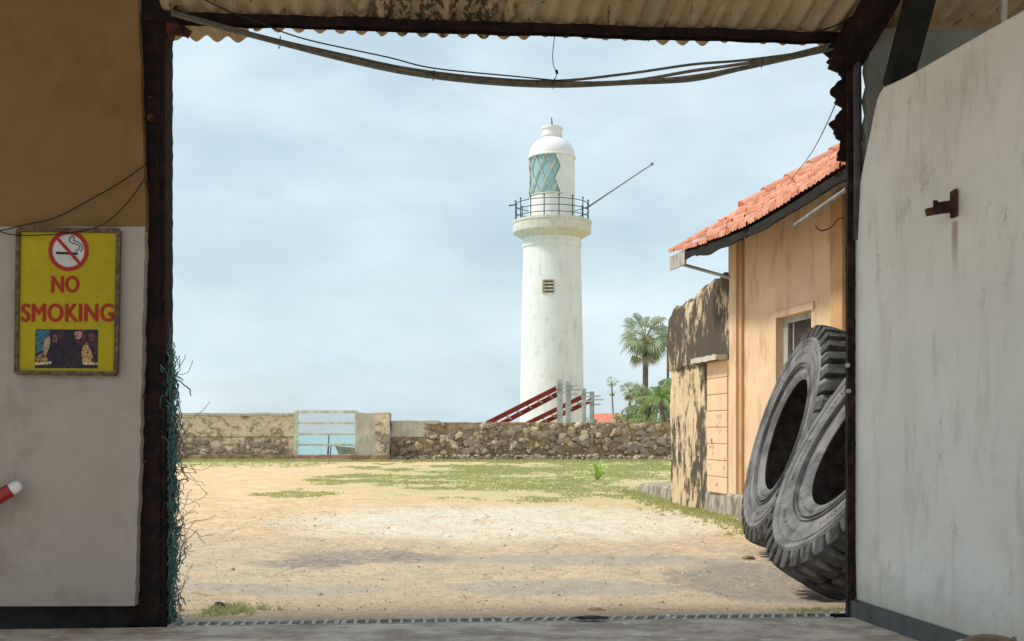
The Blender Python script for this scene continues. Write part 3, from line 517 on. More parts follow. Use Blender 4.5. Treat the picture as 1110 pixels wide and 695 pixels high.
# stool, bottom right
st = empty('stool', (2.34, 5.4, 0), 'low round brown padded stool at the bottom right beside the white wall', 'stool')
t = MB(); t.lathe([(0,.31),(.15,.31),(.155,.335),(.15,.36),(.12,.388),(.07,.405),(0,.41)], 32, (2.34,5.4,0)); part(t, 'seat', simple('brown_vinyl', (.15,.085,.04), .35, 14, .5, .1, .5), st)
t = MB(); t.lathe([(.155,.30),(.172,.305),(.175,.345),(.168,.366),(.155,.362)], 32, (2.34,5.4,0), closed=True); part(t, 'rim', simple('chrome', (.6,.6,.6), .1, 8, .25, 0, .5, 1), st)
for k in range(4):
    a = math.pi/4 + k*math.pi/2; t = MB(); t.tube([(2.34+.12*math.cos(a),5.4+.12*math.sin(a),.31),(2.34+.16*math.cos(a),5.4+.16*math.sin(a),0)], .012); part(t, 'leg', m_steel, st)
t = MB(); t.tube([(2.425,5.36,.385),(2.43,5.36,.40),(2.432,5.36,.41)], .012); part(t, 'knob', m_steel, st)

# ================================================================== cables
cb = empty('cable_bundle', P(555, 90, 8.0), 'sagging bundle of grey brown cables slung under the roof edge', 'cables')
main = [(186,14),(240,29),(300,45),(370,62),(440,77),(520,87),(600,91),(680,89),(750,83),(800,74),(850,64),(905,50)]
offs = [(0,0,0),(0,-2.4,.02),(0,2.0,-.02),(0,-1,.03),(0,1.2,.04)]
for k, (ox, oy, od) in enumerate(offs):
    pts = []
    for i, (x, y) in enumerate(main):
        yy = y + oy * (1.3 if 2 < i < 7 else .8)
        if k == 1 and i >= 7: yy = (80, 70, 66, 60, 52)[i-7]
        if k == 3 and i >= 8: yy = (77, 70, 61, 47)[i-8]
        if k == 2 and i >= 8: yy = (87, 76, 65, 53)[i-8]
        pts.append(P(x, yy, 7.93 + .0006*(x-186) + od))
    t = MB(); t.tube(spline(pts, 6), .0125 if k != 1 else .010, 8); part(t, 'cable', m_cable_g if k in (1,2) else m_cable, cb)
for x, y, hh in ((303,46,7),(470,82,6),(600,91,6),(826,68,6)):
    t = MB(); c = P(x, y, 7.93+.0006*(x-186)+.01); t.tube([c+Vector((-.004,0,-hh*.0066)), c+Vector((0,-.035,0)), c+Vector((.006,0,hh*.0066)), c+Vector((0,.05,0)), c+Vector((-.004,0,-hh*.0066))], .003, 5); part(t, 'cable_tie', m_blackw, cb)
t = MB(); t.tube(spline([P(601,40,8.1),P(599,62,8.1),P(601,74,8.1),P(604,79,8.1),P(600,90,8.1)], 4), .003, 5); t.tube([P(603,76,8.1),P(604,80,8.1)], .01, 6); part(t, 'hanger_wire', m_blackw, cb)
wire('wire', [P(218,-2,7.85),P(250,13,7.88),P(280,24,7.9),P(310,36,7.93),P(345,46,7.95),P(420,62,7.98),P(470,74,8),P(560,83,8.05),P(610,88,8.1)], .005, m_blackw, 'thin black wire running above the cable bundle at the top left')
wire('wire', [P(862,40,8.2),P(900,30,8.2),P(925,18,8.2)], .006, m_blackw, 'short black wire along the roof sheets at the top right corner')
wire('wire', [P(916,84,8.5), P(900,126,11), P(880,165,14), P(857,196,17.0)], .006, simple('grey_wire', (.12,.13,.13), .2, 5), 'thin overhead wire dropping from the right post to the tiled roof', n=8)

# ================================================================== net and vines by left column
nb = MB(); random.seed(11)
nb_n = MB(); nb_g = MB(); nb_t = MB()
def wig(m, p, L_, r, drift, n=16, amp=.13, pull=.3):
    pts = [Vector(p)]; d = Vector(drift)
    for i in range(n): d = (d*.8 + Vector(drift)*pull + Vector((random.gauss(0,amp*8), random.gauss(0,amp*6), random.gauss(0,amp*8)))*.35).normalized(); pts.append(pts[-1] + d*L_/n)
    m.tube(spline(pts, 2), r, 4)
for i in range(620):
    z = random.uniform(.0, 2.0); wd = .010 + .028*max(0, 1-z/2.1); x = -2.51 + abs(random.gauss(0, wd*.7)); wig(nb_n if random.random() < .75 else nb_g, (x, 8.12+random.uniform(-.05,.06), z), random.uniform(.10,.24), random.uniform(.002,.005), (random.gauss(0,.05), 0, random.choice((-1,1))))
for i in range(26):
    z = random.uniform(.05, 1.9); wig(nb_n, (-2.47, 8.12, z), random.uniform(.15,.32), .0022, (.4, 0, random.choice((-1,1,.3))), amp=.14)
for i in range(34):
    z = random.uniform(.5, 1.4); wig(nb_t, (-2.46, 8.1, z), random.uniform(.15,.36), .0018, (.8, 0, random.uniform(-1,.8)), n=18, amp=.10, pull=.02)
net = empty('torn_net', (-2.44, 8.12, 0), 'tattered teal netting with dry vines hanging down the left column', 'net')
part(nb_n, 'teal_netting', m_net, net); part(nb_g, 'grey_netting', m_netg, net); part(nb_t, 'dry_vine', m_twig, net)

# ================================================================== HOUSE ON THE RIGHT
HA = Vector((3.73, 18.5, 0)); Hu = Vector((.176, -.984, 0)).normalized(); Hv = Vector((-.984, -.176, 0)).normalized()
def H(u, v, z=0): return HA + Hu*u + Hv*v + Vector((0,0,z))
def hb(m, u0, u1, v0, v1, z0, z1): m.box((u0,v0,z0), (u1,v1,z1), lambda q: H(q.x, q.y, q.z))
hs = empty('house', H(0,0), 'orange plastered house with red clay tile roof on the right behind the tyres', 'house')
# facade with window opening : u positions from pixels
def uof(px, v=0):
    t = (px-CX)/F; b = HA + Hv*v; return (t*b.y - b.x)/(Hu.x - t*Hu.y)
u0w, u1w = uof(843), uof(843)+1.15; zw1 = EYE + (HY-345)/F*(H(u0w,0).y); zw0 = zw1-1.35
wm = MB(); hb(wm, 0, u0w, -.25, 0, -.1, 4.9); hb(wm, u1w, 8.6, -.25, 0, -.1, 4.9); hb(wm, u0w, u1w, -.25, 0, zw1, 4.9); hb(wm, u0w, u1w, -.25, 0, -.1, zw0)
hb(wm, 0, .2, -7.2, -.25, -.1, 4.6); hb(wm, 8.4, 8.6, -7.2, -.25, -.1, 4.6); hb(wm, .2, 8.4, -7.4, -7.2, -.1, 4.6)
wl = part(wm, 'wall', m_orange, hs)
pm = MB(); hb(pm, -.05, .28, -.02, .10, -.1, 4.55); part(pm, 'pilaster', m_orange, wl)
pm = MB(); hb(pm, .28, .40, -.02, .05, -.1, 4.55); part(pm, 'pilaster_return', m_orange_d, wl)
ua = uof(905); pm = MB(); hb(pm, ua, ua+.35, -.02, .07, -.1, 4.6); part(pm, 'pilaster', m_orange_d, wl)
bd = MB(); hb(bd, u0w-.12, u1w+.12, 0, .03, zw1, zw1+.10); hb(bd, u0w-.12, u0w, 0, .03, zw0, zw1-.002); part(bd, 'window_surround', m_orange, wl)
wf = MB(); hb(wf, u0w, u1w, -.16, -.09, zw1-.09, zw1); hb(wf, u0w, u0w+.16, -.16, -.09, zw0, zw1-.09); hb(wf, u1w-.08, u1w, -.16, -.09, zw0, zw1-.09); hb(wf, u0w+.16, u1w-.08, -.16, -.09, zw0, zw0+.06); wfo = part(wf, 'window', m_wpaint, hs)
wp = MB(); hb(wp, u0w+.16, u1w-.08, -.15, -.13, zw0+.06, zw1-.09); o = wp.build('shutter', simple('dark_shutter', (.05,.035,.03), .4, 8), wfo); o.location = (0,0,0)
for i in range(1):
    wq = MB(); hb(wq, u0w+.3+.22*i, u0w+.33+.22*i, -.13, -.11, zw0+.06, zw1-.09); o = wq.build('window_bar', m_wpaint, wfo); o.location = (0,0,0)
# roof
EV = .9; EZ = 4.42; SL = .6; UE = -.77; UN = 8.8; RUN = 4.6
def rz(v, lift=0): return EZ + (EV - v)*SL + lift
def sag(u, v=.9): return -.15*math.sin(math.pi*max(0, min(1, (u-UE)/6.2)))*max(0, 1-(EV-v)/2.4)
tl = MB(); NC = 15; cp = RUN/NC/1.0; tw_ = .235
nt_ = int((UN-UE)/tw_)
random.seed(5)
for cidx in range(NC):
    v0 = EV - cidx*cp; v1 = v0 - cp - .05
    for k in range(nt_):
        ua_ = UE + k*tw_ + random.uniform(-.006,.006); jl = random.uniform(-.008,.012); jv = random.uniform(-.012,.012) + (random.uniform(-.05,.05) if random.random() < .06 else 0)
        vs = []; n = 8
        for (v, lf) in ((v0+jv, .120+jl), (v0+jv-.012, .130+jl), (v1, .015)):
            for i in range(n+1):
                f = i/n; u = ua_ + (tw_+.012)*f; wv = .024*abs(math.sin(2*math.pi*f))*(1.0 if f < .5 else .75); vs.append(H(u, v, rz(v, lf + wv + sag(u,v))))
        for i in range(n+1):  # front lip lower edge
            f = i/n; u = ua_ + (tw_+.012)*f; wv = .024*abs(math.sin(2*math.pi*f))*(1.0 if f < .5 else .75); vs.append(H(u, v0+jv, rz(v0+jv, .060 + jl + wv + sag(u,v0))))
        fs = [(j*(n+1)+i, j*(n+1)+i+1, (j+1)*(n+1)+i+1, (j+1)*(n+1)+i) for j in range(2) for i in range(n)] + [(3*(n+1)+i, 3*(n+1)+i+1, i+1, i) for i in range(n)]
        tl.add(vs, fs)
# plain far slope
vr = EV-RUN; tl.add([H(UE,vr,rz(vr,.05)), H(UN,vr,rz(vr,.05)), H(UN,vr-RUN,EZ), H(UE,vr-RUN,EZ)], [(0,1,2,3)])
rf = part(tl, 'roof', m_tile, hs)
dk = MB(); dk.prism([H(UE+.02,EV-.03,rz(EV-.03,-.02)), H(3,EV-.03,rz(EV-.03,-.17)), H(UN,EV-.03,rz(EV-.03,-.02)), H(UN,vr,rz(vr,-.01)), H(UE+.02,vr,rz(vr,-.01))], (0,0,-.03)); 
for k in range(18):
    u = UE+.15+k*.52; dk.beam(H(u,EV-.06,rz(EV-.06,-.08+sag(u))), H(u,vr,rz(vr,-.08)), .05, .08)
o = dk.build('rafters', m_wood, rf); o.location = (0,0,0)
fa = MB(); n = 60
for i in range(n):
    ua1 = .0 + (UN)*i/n; ub1 = UN*(i+1)/n; za = 4.325 + sag(ua1) + .06*noise.noise(Vector((ua1*1.4,0,0))) ; zb = 4.325 + sag(ub1) + .06*noise.noise(Vector((ub1*1.4,0,0)))
    fa.prism([H(ua1,EV-.02,za), H(ub1,EV-.02,zb), H(ub1,EV-.02,4.44+sag(ub1)), H(ua1,EV-.02,4.44+sag(ua1))], Hv*-.03)
part(fa, 'fascia', m_wood, hs)
fa = MB(); fa.prism([H(UE,EV-.015,4.20), H(0,EV-.015,4.19), H(0,EV-.015,4.43), H(UE,EV-.015,4.43)], Hv*-.035); fa.prism([H(UE-.01,EV-.03,4.20),H(UE-.01,EV-.03,4.42),H(UE-.01,EV-.45,4.66),H(UE-.01,EV-.45,4.50)], Hu*.03); part(fa, 'fascia', m_wpaint, hs, 'flaking white end of the fascia board')
# verge caps
cpm = MB()
def cap(pa, pb, r):
    a = Vector(pa); b = Vector(pb); d = (b-a).normalized(); sd = Hu.copy(); up = sd.cross(d); up = up if up.z > 0 else -up; n = 8; vs = []
    for p, rr in ((a, r*1.12), (a+d*.03, r*1.12), (b, r*.9)):
        for i in range(n+1): an = math.pi*i/n; vs.append(p + sd*math.cos(an)*rr + up*(math.sin(an)*rr*1.0))
    cpm.add(vs, [(j*(n+1)+i, j*(n+1)+i+1, (j+1)*(n+1)+i+1, (j+1)*(n+1)+i) for j in range(2) for i in range(n)] + [tuple(range(n+1)), tuple(2*(n+1)+i for i in range(n, -1, -1))])
def vg(v, l): return H(UE+.12, v, rz(v, l))
vlist = [EV-.05 - .42*i for i in range(11)]
for i, v in enumerate(vlist[:-1]): cap(vg(v, .06), vg(v-.44, .05), .07 if i < 3 else .15)
for i in range(22): u = UE + .05 + i*.43; cap_a = H(u, vr, rz(vr,.06)); cpm_d = None
o = cpm.build('verge_cap', m_tile, rf); o.location = (0,0,0)
# strut and conduit
t = MB(); t.tube([H(-.35,EV-.1,4.24), H(.02,.09,3.98)], .03, 8); part(t, 'strut', m_galv, hs)
t = MB(); pa = P(862,244,14.4); pb = P(918,205,12.2); t.tube([pa, pb], .026, 10); part(t, 'gutter_pipe', simple('old_pipe', (.22,.21,.19), .4, 9), hs)
t = MB(); t.tube(spline([P(884,245,14.3), P(890,250,14.6), P(900,247,14.6), P(908,238,14.3), P(914,236,13.8)], 4), .008, 5); part(t, 'loose_wire', m_blackw, hs)
# orange block pier with ledge
pr = empty('block_pier', H(-.5,.2), 'orange pier of grooved blocks with a stone ledge beside the house corner', 'pier')
ul = uof(768, .1)
bz0 = .36; bz1 = 2.62; nb_ = 8
t = MB(); 
for i in range(nb_):
    za = bz0 + (bz1-bz0)*i/nb_; t.box((ul, -.05, za+.006), (-.055, .13, za+(bz1-bz0)/nb_-.006), lambda q: H(q.x, q.y, q.z))
t2 = MB(); hb(t2, ul+.01, -.06, -.05, .115, bz0, bz1+.02)
def _blk():
    M = Mat('stained_blocks', .93, .15); c = M.noise(3.2, 7, .7, off=(5,5,5)); z = M.xyz(); f = M.noise(2.0, 5, .6); x = M.mix(M.ramp(f, .3, .7), (.68,.45,.28), (.75,.52,.34))
    k = M.math('MULTIPLY', M.ramp(c, .56, .66), M.ramp(z[2], 1.5, 2.0, .8, .05)); x = M.mix(k, x, (.12,.09,.06)); M.col(x); M.bump(c, .3, .02); return M.m
m_blk2 = _blk(); part(t, 'blocks', m_blk2, pr, auto=.01); part(t2, 'core', m_orange_d, pr)
t = MB(); gb = MB(); gbox(gb, (uof(750,.3), -.05, 2.62), (-.06, .32, 2.71), .07); gb.v = [tuple(H(*v)) for v in gb.v]; rough(gb, .012, 12); part(gb, 'ledge', m_conc, pr)
# weathered wall
ue = uof(728); topp = [(728,346),(730,341),(736,334),(741,330),(747,327),(757,325),(759,319),(763,315),(768,308),(772,308),(776,305),(781,301),(788,297),(793,294),(799,291)]
def wprof(u):
    for (xa, ya), (xb, yb) in zip(topp, topp[1:]):
        ua_, ub_ = uof(xa), uof(xb)
        if ua_ <= u <= ub_ or u < ua_: y = ya + (yb-ya)*max(0, (u-ua_))/(ub_-ua_); return EYE + (HY-y)/F*H(u,0).y
    return EYE + (HY-291)/F*H(u,0).y
wt = MB(); nu = 60; nv = 70; zj = EYE + (HY-402)/F*H(ue,0).y
for side, vv_ in ((1, .06), (-1, -.36)):
    vs = []
    for i in range(nu+1):
        u = ue + (-.02-ue)*i/nu; tp = wprof(u) + .09*noise.fractal(Vector((u*4,0,0)),1,2,4)
        for j in range(nv+1):
            z = tp*j/nv; off = .05 if z > zj else 0; rd = .07*max(0, (z-tp+.12)/.12)**2 + (.08*max(0, 1-(u-ue)/.12)**2)
            q = H(u, vv_ + side*(off - rd + .03*noise.fractal(Vector((u*3,z*1.3,side*5)), 1, 2, 4)), z); vs.append(q)
    wt.add(vs, [(i*(nv+1)+j, i*(nv+1)+j+1, (i+1)*(nv+1)+j+1, (i+1)*(nv+1)+j) for i in range(nu) for j in range(nv)], True)
o2 = (nu+1)*(nv+1); fs = []
for i in range(nu): a = i*(nv+1)+nv; wt.f.append([a, a+nv+1, o2+a+nv+1, o2+a]); wt.sm.append(True)
for j in range(nv): wt.f.append([j, j+1, o2+j+1, o2+j]); wt.sm.append(True)
o = wt.build('weathered_wall', m_weather, loc=tuple(H(-1.5,0))); tag(o, 'tall blackened and peeling plaster wall between the palm trees and the orange pier', 'wall')
# plinth / kerb
kb = MB(); fp = [G(690,532.5), G(735,547), G(767.5,555), G(798,563), G(840,580)]; tops = [.20,.33,.38,.40,.40]; n = 40; prof = []
fpx = spline([Vector(p) for p in fp], 14); m_ = len(fpx); vs = []
for i, p in enumerate(fpx):
    z = .22 + .17*min(1, i/(m_*.45)); nn = Vector((1,.15,0)); e = .04*noise.noise(Vector((i*.35,0,0)))
    rnd = max(0, 1-i/5)*.1
    for (dx, zz) in ((0,-.05),(.01,z*.5),(.02,z-.04-rnd),(.07,z-rnd*.6),(.3,z+.01-rnd*.3),(.75,z),(.75,-.05)): vs.append(p + nn*(dx+e) + Vector((0,0,zz)) + noise.noise_vector(Vector((i*.5,dx*9,zz*6)))*.025)
kb.add(vs, [(i*7+j, i*7+j+1, (i+1)*7+j+1, (i+1)*7+j) for i in range(m_-1) for j in range(6)] + [tuple(range(7))])
tag(kb.build('stone_kerb', m_plinth, loc=tuple(fp[1])), 'low stained concrete kerb along the foot of the weathered wall', 'kerb')

# ================================================================== TYRES
def make_tyre(label):
    root = empty('tyre', (0,0,0), label, 'tyre', 'large tractor tyres leaning outside the shed')
    prof = [(.645,-.22),(.68,-.255),(.72,-.262),(.745,-.245),(.80,-.262),(.90,-.285),(1.0,-.295),(1.06,-.292),(1.075,-.305),(1.10,-.308),(1.115,-.290),(1.13,-.28),(1.18,-.262),(1.20,-.24),(1.215,-.1),(1.22,0)]
    inn = [(1.14,0),(1.12,.14),(1.02,.225),(.86,.235),(.74,.21),(.67,.20)]
    full = prof + [(r,-z) for r, z in prof[-2::-1]] + inn[::-1] + [(r,-z) for r, z in inn[1:]]
    c = MB(); c.lathe(full, 96, closed=True); body = c.build('casing', m_rubber, root)
    l = MB(); NL = 38
    for s_ in (-1, 1):
        for k in range(NL):
            a = 2*math.pi*(k + (.5 if s_ > 0 else 0))/NL; hw = .30*2*math.pi/NL; vs = []
            rows = [(.293,1.12,1.135,.0),(.287,1.12,1.20,.0),(.268,1.12,1.268,.0),(.20,1.16,1.28,.10),(.11,1.18,1.285,.6),(.015,1.18,1.285,1.25)]
            for (z, r0, r1, sl_) in rows:
                off = sl_*hw*1.1*s_
                taper = 1.0 if r1 > 1.25 else .9
                for (aa, rr) in ((-hw*1.15, r0), (hw*1.15, r0), (hw*.86*taper, r1), (-hw*.86*taper, r1)): vs.append((rr*math.cos(a+aa+off), rr*math.sin(a+aa+off), s_*z))
            q = len(rows); l.add(vs, [(4*i+j, 4*i+(j+1)%4, 4*(i+1)+(j+1)%4, 4*(i+1)+j) for i in range(q-1) for j in range(4)] + [(0,1,2,3), (4*q-1,4*q-2,4*q-3,4*q-4)])
    l.build('tread', simple('tread_rubber', (.055,.052,.05), .6, 8, .85, .3), root, auto=.006)
    mk = MB()   # raised moulding marks on both sidewalls
    for s_ in (-1, 1):
        for st_, nn in ((.3, 12), (1.3,9), (2.2, 12), (3.3, 13), (4.3,9), (5.2, 12)):
            for i in range(nn):
                a = st_ + i*.055; hgt = .05
                for (da, r0, r1) in ((0,.93,.985), (.022,.945,.96)) if i % 2 else ((0,.93,.985),(.012,.93,.94),(.012,.975,.985)):
                    w_ = .006 if da == 0 else .014
                    vs = [( r*math.cos(a+da+q*w_ + (r-.93)*.3), r*math.sin(a+da+q*w_+(r-.93)*.3), s_*zz) for zz in (.285,.2945) for (q, r) in ((-1,r0),(1,r0),(1,r1),(-1,r1))]
                    mk.add(vs, [(0,1,2,3),(7,6,5,4),(0,4,5,1),(1,5,6,2),(2,6,7,3),(3,7,4,0)])
        for r in (.79, .83, 1.035): mk.lathe([(r-.004,s_*.262),(r-.003,s_*(.29 if r < 1 else .30)*1.0),(r+.003,s_*(.29 if r < 1 else .30)),(r+.004,s_*.262)], 96, closed=True)
    mk.build('sidewall_marks', m_rubber, root)
    li = MB(); li.lathe([(.672,-.198),(.742,-.208),(.862,-.233),(1.018,-.222),(1.117,-.137),(1.137,0),(1.117,.137),(1.018,.222),(.862,.233),(.742,.208),(.672,.198)], 72); li.build('inner_lining', m_rubber_in, root, fix=False)
    return root
def place(root, c, n, spin, s_=1.0):
    n = Vector(n).normalized(); q = Vector((0,0,1)).rotation_difference(n); root.rotation_mode = 'QUATERNION'
    from mathutils import Quaternion
    root.rotation_quaternion = q @ Quaternion((0,0,1), spin); root.scale = (s_,)*3
    root.location = Vector(c) - n*.29*s_
t1 = make_tyre('nearer of two huge worn grey tyres, leaning by the right post of the opening')
nF = (-.855,-.05,.515); zc = (1.285*.857+.58*.515)*1.05-.085
place(t1, (P(923,0,9.72).x, 9.72, zc), nF, .4, 1.05)
t2_ = t1.copy(); col.objects.link(t2_); t2_['label'] = 'farther of two huge worn grey tyres, leaning in front of the house window'
for ch_ in list(t1.children): q = ch_.copy(); col.objects.link(q); q.parent = t2_
nR = (-.955,.0,.295); place(t2_, (P(846,0,12.4).x, 12.4, 1.285*.954+.58*.30), nR, 1.9)

# ================================================================== BOUNDARY WALL + GATE
BY = 54.2
def stones(m, x0, x1, z0, z1, y, lo=.16, hi=.30, fill=1.0, dep=.10):
    n = int((x1-x0)*(z1-z0)/(hi*hi*1.0)*2.2*fill)
    for _ in range(n):
        h = (lo*.5 + (hi*1.2-lo*.5)*random.random()**1.7); wd = h*random.uniform(.8, 2.0); x = random.uniform(x0+wd*.4, x1-wd*.4); z = random.uniform(z0+h*.35, z1-h*.4)
        b = bmesh.new(); bmesh.ops.create_icosphere(b, subdivisions=1, radius=1); sd = random.uniform(0,99); vs = []; ang = random.gauss(0,.45); ex = random.uniform(.5,.75)
        for v in b.verts:
            c = v.co*(1+.75*noise.noise(v.co*1.4 + Vector((sd,0,0)))); p_ = [abs(t)**ex*(1 if t > 0 else -1) for t in c]; X_ = p_[0]*wd*.5; Z_ = p_[2]*h*.5
            vs.append((x+X_*math.cos(ang)-Z_*math.sin(ang), y+p_[1]*dep*.75-.03*ex, z+Z_*math.cos(ang)+X_*math.sin(ang)))
        m.add(vs, [tuple(q.index for q in f.verts) for f in b.faces], False); b.free()
random.seed(21)
XL, XR = P(320,0,BY).x, P(388,0,BY).x; XP = P(423,0,BY).x
lwl = empty('stone_wall', (-20,BY,0), 'plastered rubble boundary wall left of the gate', 'wall')
m = MB(); gbox(m, (-60,BY,0), (XL-.02,BY+.6,2.28), .25); rough(m, .05, 1.5); part(m, 'masonry', m_lwall, lwl)
m = MB(); gbox(m, (-60,BY-.35,-.05), (XL-.1,BY+.02,.32), .25); rough(m, .06, 1.4); part(m, 'footing', m_mud, lwl)
m = MB(); gbox(m, (-60,BY-.06,2.24), (XL-.02,BY+.66,2.36), .2); rough(m, .03, 2); part(m, 'coping', m_conc, lwl)
m = MB(); stones(m, P(190,0,BY).x, XL-.3, .32, 1.1, BY-.01, .2, .36, .55, .09); part(m, 'rubble', m_stone, lwl)
rwl = empty('stone_wall', (4,BY,0), 'rough rubble boundary wall right of the gate pillar, in front of the lighthouse', 'wall')
m = MB(); gbox(m, (XP+.02,BY,0), (40,BY+.6,1.90), .25); rough(m, .05, 1.5); part(m, 'masonry', m_mud, rwl)
m = MB(); stones(m, XP+1.6, 9.5, .33, 1.90, BY-.03, .12, .32, 1.0, .10); stones(m, XP+.1, XP+1.6, .33, 1.2, BY-.02, .18, .34, .9, .12); part(m, 'rubble', m_stone, rwl)
m = MB(); stones(m, XP+.1, 9.5, -.05, .34, BY-.4, .2, .3, .95, .25); gbox(m, (XP+.02,BY-.38,-.05), (9.5,BY+.02,.24), .2); part(m, 'footing', m_stone, rwl)
m = MB(); gbox(m, (XP+.02,BY-.05,1.83), (XP+2.4,BY+.62,1.99), .2); gbox(m, (XP+.06,BY-.06,1.2), (XP+1.7,BY+.05,1.83), .2); rough(m, .04, 2.2); part(m, 'plaster_patch', m_conc, rwl)
m = MB(); gbox(m, (XR,BY-.75,0), (XP,BY+.6,2.36), .2); rough(m, .05, 1.6)
pil = empty('gate_pillar', (XR+.7,BY,0), 'square weathered concrete pillar to the right of the sea gate', 'pillar'); part(m, 'shaft', m_conc, pil)
m = MB(); gbox(m, (XR+.95,BY-.83,1.30), (XP+.06,BY-.6,2.36), .2); rough(m, .05, 1.6); part(m, 'plaster_patch', m_lwall, pil); m = MB(); stones(m, XR+.95, XP+.02, .1, 1.28, BY-.78, .2, .36, 1, .08); part(m, 'rubble', m_stone, pil)
m = MB(); gbox(m, (XR-.1,BY-1.0,-.05), (XP+.1,BY-.7,.32), .2); rough(m, .06, 1.9); part(m, 'footing', m_mud, pil)
GY = BY-.1
gt = empty('gate', ((XL+XR)/2,GY,0), 'pale metal gate with horizontal rails and wire mesh opening to the sea', 'gate')
zb, ztp = EYE+(HY-494)/F*GY, EYE+(HY-446.5)/F*GY
m = MB(); m.beam((XL,GY,ztp),(XR,GY,ztp),.08,.14); m.beam((XL,GY,zb),(XR,GY,zb),.08,.12); m.beam((XL+.06,GY,zb),(XL+.06,GY,ztp),.18,.16,up=(0,1,0)); m.beam((XR-.06,GY,zb),(XR-.06,GY,ztp),.14,.12,up=(0,1,0)); part(m, 'gate_frame', m_gate, gt)
for i in range(1,4): m = MB(); z = zb + (ztp-zb)*i/4*.985; m.beam((XL+.1,GY,z),(XR-.1,GY,z),.05,.11); part(m, 'rail', m_gate, gt)
m = MB(); n = 24; dx = (XR-XL-.2)
for i in range(-16, 25):
    for sg_ in (1,-1):
        a = Vector((XL+.1+dx*i/24 if sg_ > 0 else XL+.1+dx*(i+16)/24, GY+.03, zb)); hgt = ztp-zb; b = a + Vector((sg_*hgt*.95, 0, hgt))
        t0 = 0; t1_ = 1; lo_, hi_ = XL+.1, XR-.1
        if b.x != a.x:
            tA = (lo_-a.x)/(b.x-a.x); tB = (hi_-a.x)/(b.x-a.x); t0 = max(0, min(tA,tB)); t1_ = min(1, max(tA,tB))
        if t1_-t0 > .05: m.tube([a+(b-a)*t0, a+(b-a)*t1_], .006, 4)
part(m, 'wire_mesh', simple('mesh_wire', (.35,.38,.36), .1, 4), gt)
m = MB(); gbox(m, (XL-.1,BY-.25,-.05), (XR,BY+.5,.29), .2); rough(m, .03, 2.2); tag(m.build('gate_sill', m_pink, loc=(XL,BY,0)), 'reddish concrete sill beneath the sea gate', 'sill')
m = MB(); m.box((XR-.3,BY-.65,0),(XR-.02,BY-.3,.5)); rough(m, .1, 4); tag(m.build('boulder', m_mud, loc=(XR-.15,BY-.5,0)), 'dark lump of rubble at the foot of the gate pillar', 'rubble')
# boat and mooring posts in the sea
bo = empty('boat', P(384,487,140), 'small brown boat on the sea seen through the gate', 'boat')
m = MB(); vs = []; n = 12; c0 = P(384,0,140).x; wl_ = -2.2
for i in range(n+1):
    t_ = i/n; x = c0-2.4+t_*7; hw = .9*math.sin(math.pi*min(1,(t_*.9+.02)))**.6; sh = 1.75 + .25*(2*t_-1)**2*1.2 - .7*abs(t_-.0)*0
    for (k, zz) in ((-1,1),(-.8,.45),(-.3,0.02),(.3,.02),(.8,.45),(1,1)): vs.append((x + (.9*(1-zz) if t_ < .2 else 0), 140+hw*k, wl_ - .1 + sh*zz*(.85 if zz < 1 else 1)))
m.add(vs, [(i*6+j, i*6+j+1, (i+1)*6+j+1, (i+1)*6+j) for i in range(n) for j in range(5)] + [tuple(range(6)), tuple(n*6+i for i in range(6))], True)
part(m, 'hull', simple('boat_brown', (.30,.24,.15), .3, 1.5), bo)
for i in (3,6,9): m = MB(); m.box((c0-2.4+7*i/n,139.2,wl_+1.3),(c0-2.1+7*i/n,140.8,wl_+1.36)); part(m, 'thwart', m_wood, bo)
for k, (xa, xb, ya) in enumerate(((356,353.5,481),(359,356.5,481),(356.5,355.5,470))):
    m = MB(); y_ = 110+k; pa = P(xb,499,y_); pa.z = -2.6; m.tube([pa, P(xa,ya,y_)], .06, 6); tag(m.build('mooring_post', m_wood, loc=tuple(pa)), ('thin leaning post in the sea, left of the close pair seen through the gate','thin leaning post in the sea, right of the close pair seen through the gate','tallest thin post in the sea, rising between two shorter ones behind the gate')[k], 'post', 'mooring posts beyond the gate')

# ================================================================== LIGHTHOUSE
LY = 85.0; LX = P(598.3,0,LY).x; LC = (LX, LY, 0)
def lz(y): return EYE + (HY-y)/F*LY
def lr(px): return px/F*LY
lh = empty('lighthouse', LC, 'white round lighthouse with lantern room, gallery railing and domed top', 'lighthouse')
m = MB(); m.lathe([(lr(36.5),-.2),(lr(34.8),lz(457)),(lr(33.2),lz(360)),(lr(31.2),lz(272)),(lr(31.2),lz(270)),(lr(32.2),lz(269)),(lr(32.2),lz(264)),(lr(31.4),lz(263)),(lr(31.6),lz(260))], 96, LC); tower = part(m, 'tower', m_lh, lh)
m = MB(); m.lathe([(lr(31.6),lz(260)),(lr(34),lz(258)),(lr(38),lz(255.5)),(lr(42),lz(253.5)),(lr(42.3),lz(252)),(lr(42.3),lz(244)),(lr(43),lz(243.5)),(lr(43),lz(241)),(lr(20),lz(240.7))], 96, LC); part(m, 'gallery', m_lh_trim, lh)
rl = MB(); RR = lr(39.8)
for zy in (222.5, 229.5, 236.5): rl.lathe([(RR-.022,lz(zy)-.025),(RR+.022,lz(zy)-.025),(RR+.022,lz(zy)+.025),(RR-.022,lz(zy)+.025)], 72, LC, closed=True)
rlo = part(rl, 'railing', m_iron, lh)
for k in range(16):
    a = 2*math.pi*k/16+.15; q = (LX+RR*math.cos(a), LY+RR*math.sin(a)); m = MB(); m.tube([(*q,lz(241)),(*q,lz(220))], [.042,.035], 8); m.lathe([(.02,0),(.075,.05),(.075,.10),(.02,.16)], 8, (*q,lz(220.5))); o = m.build('baluster', m_iron, rlo); o.location = (0,0,0)
LR = lr(24.8)
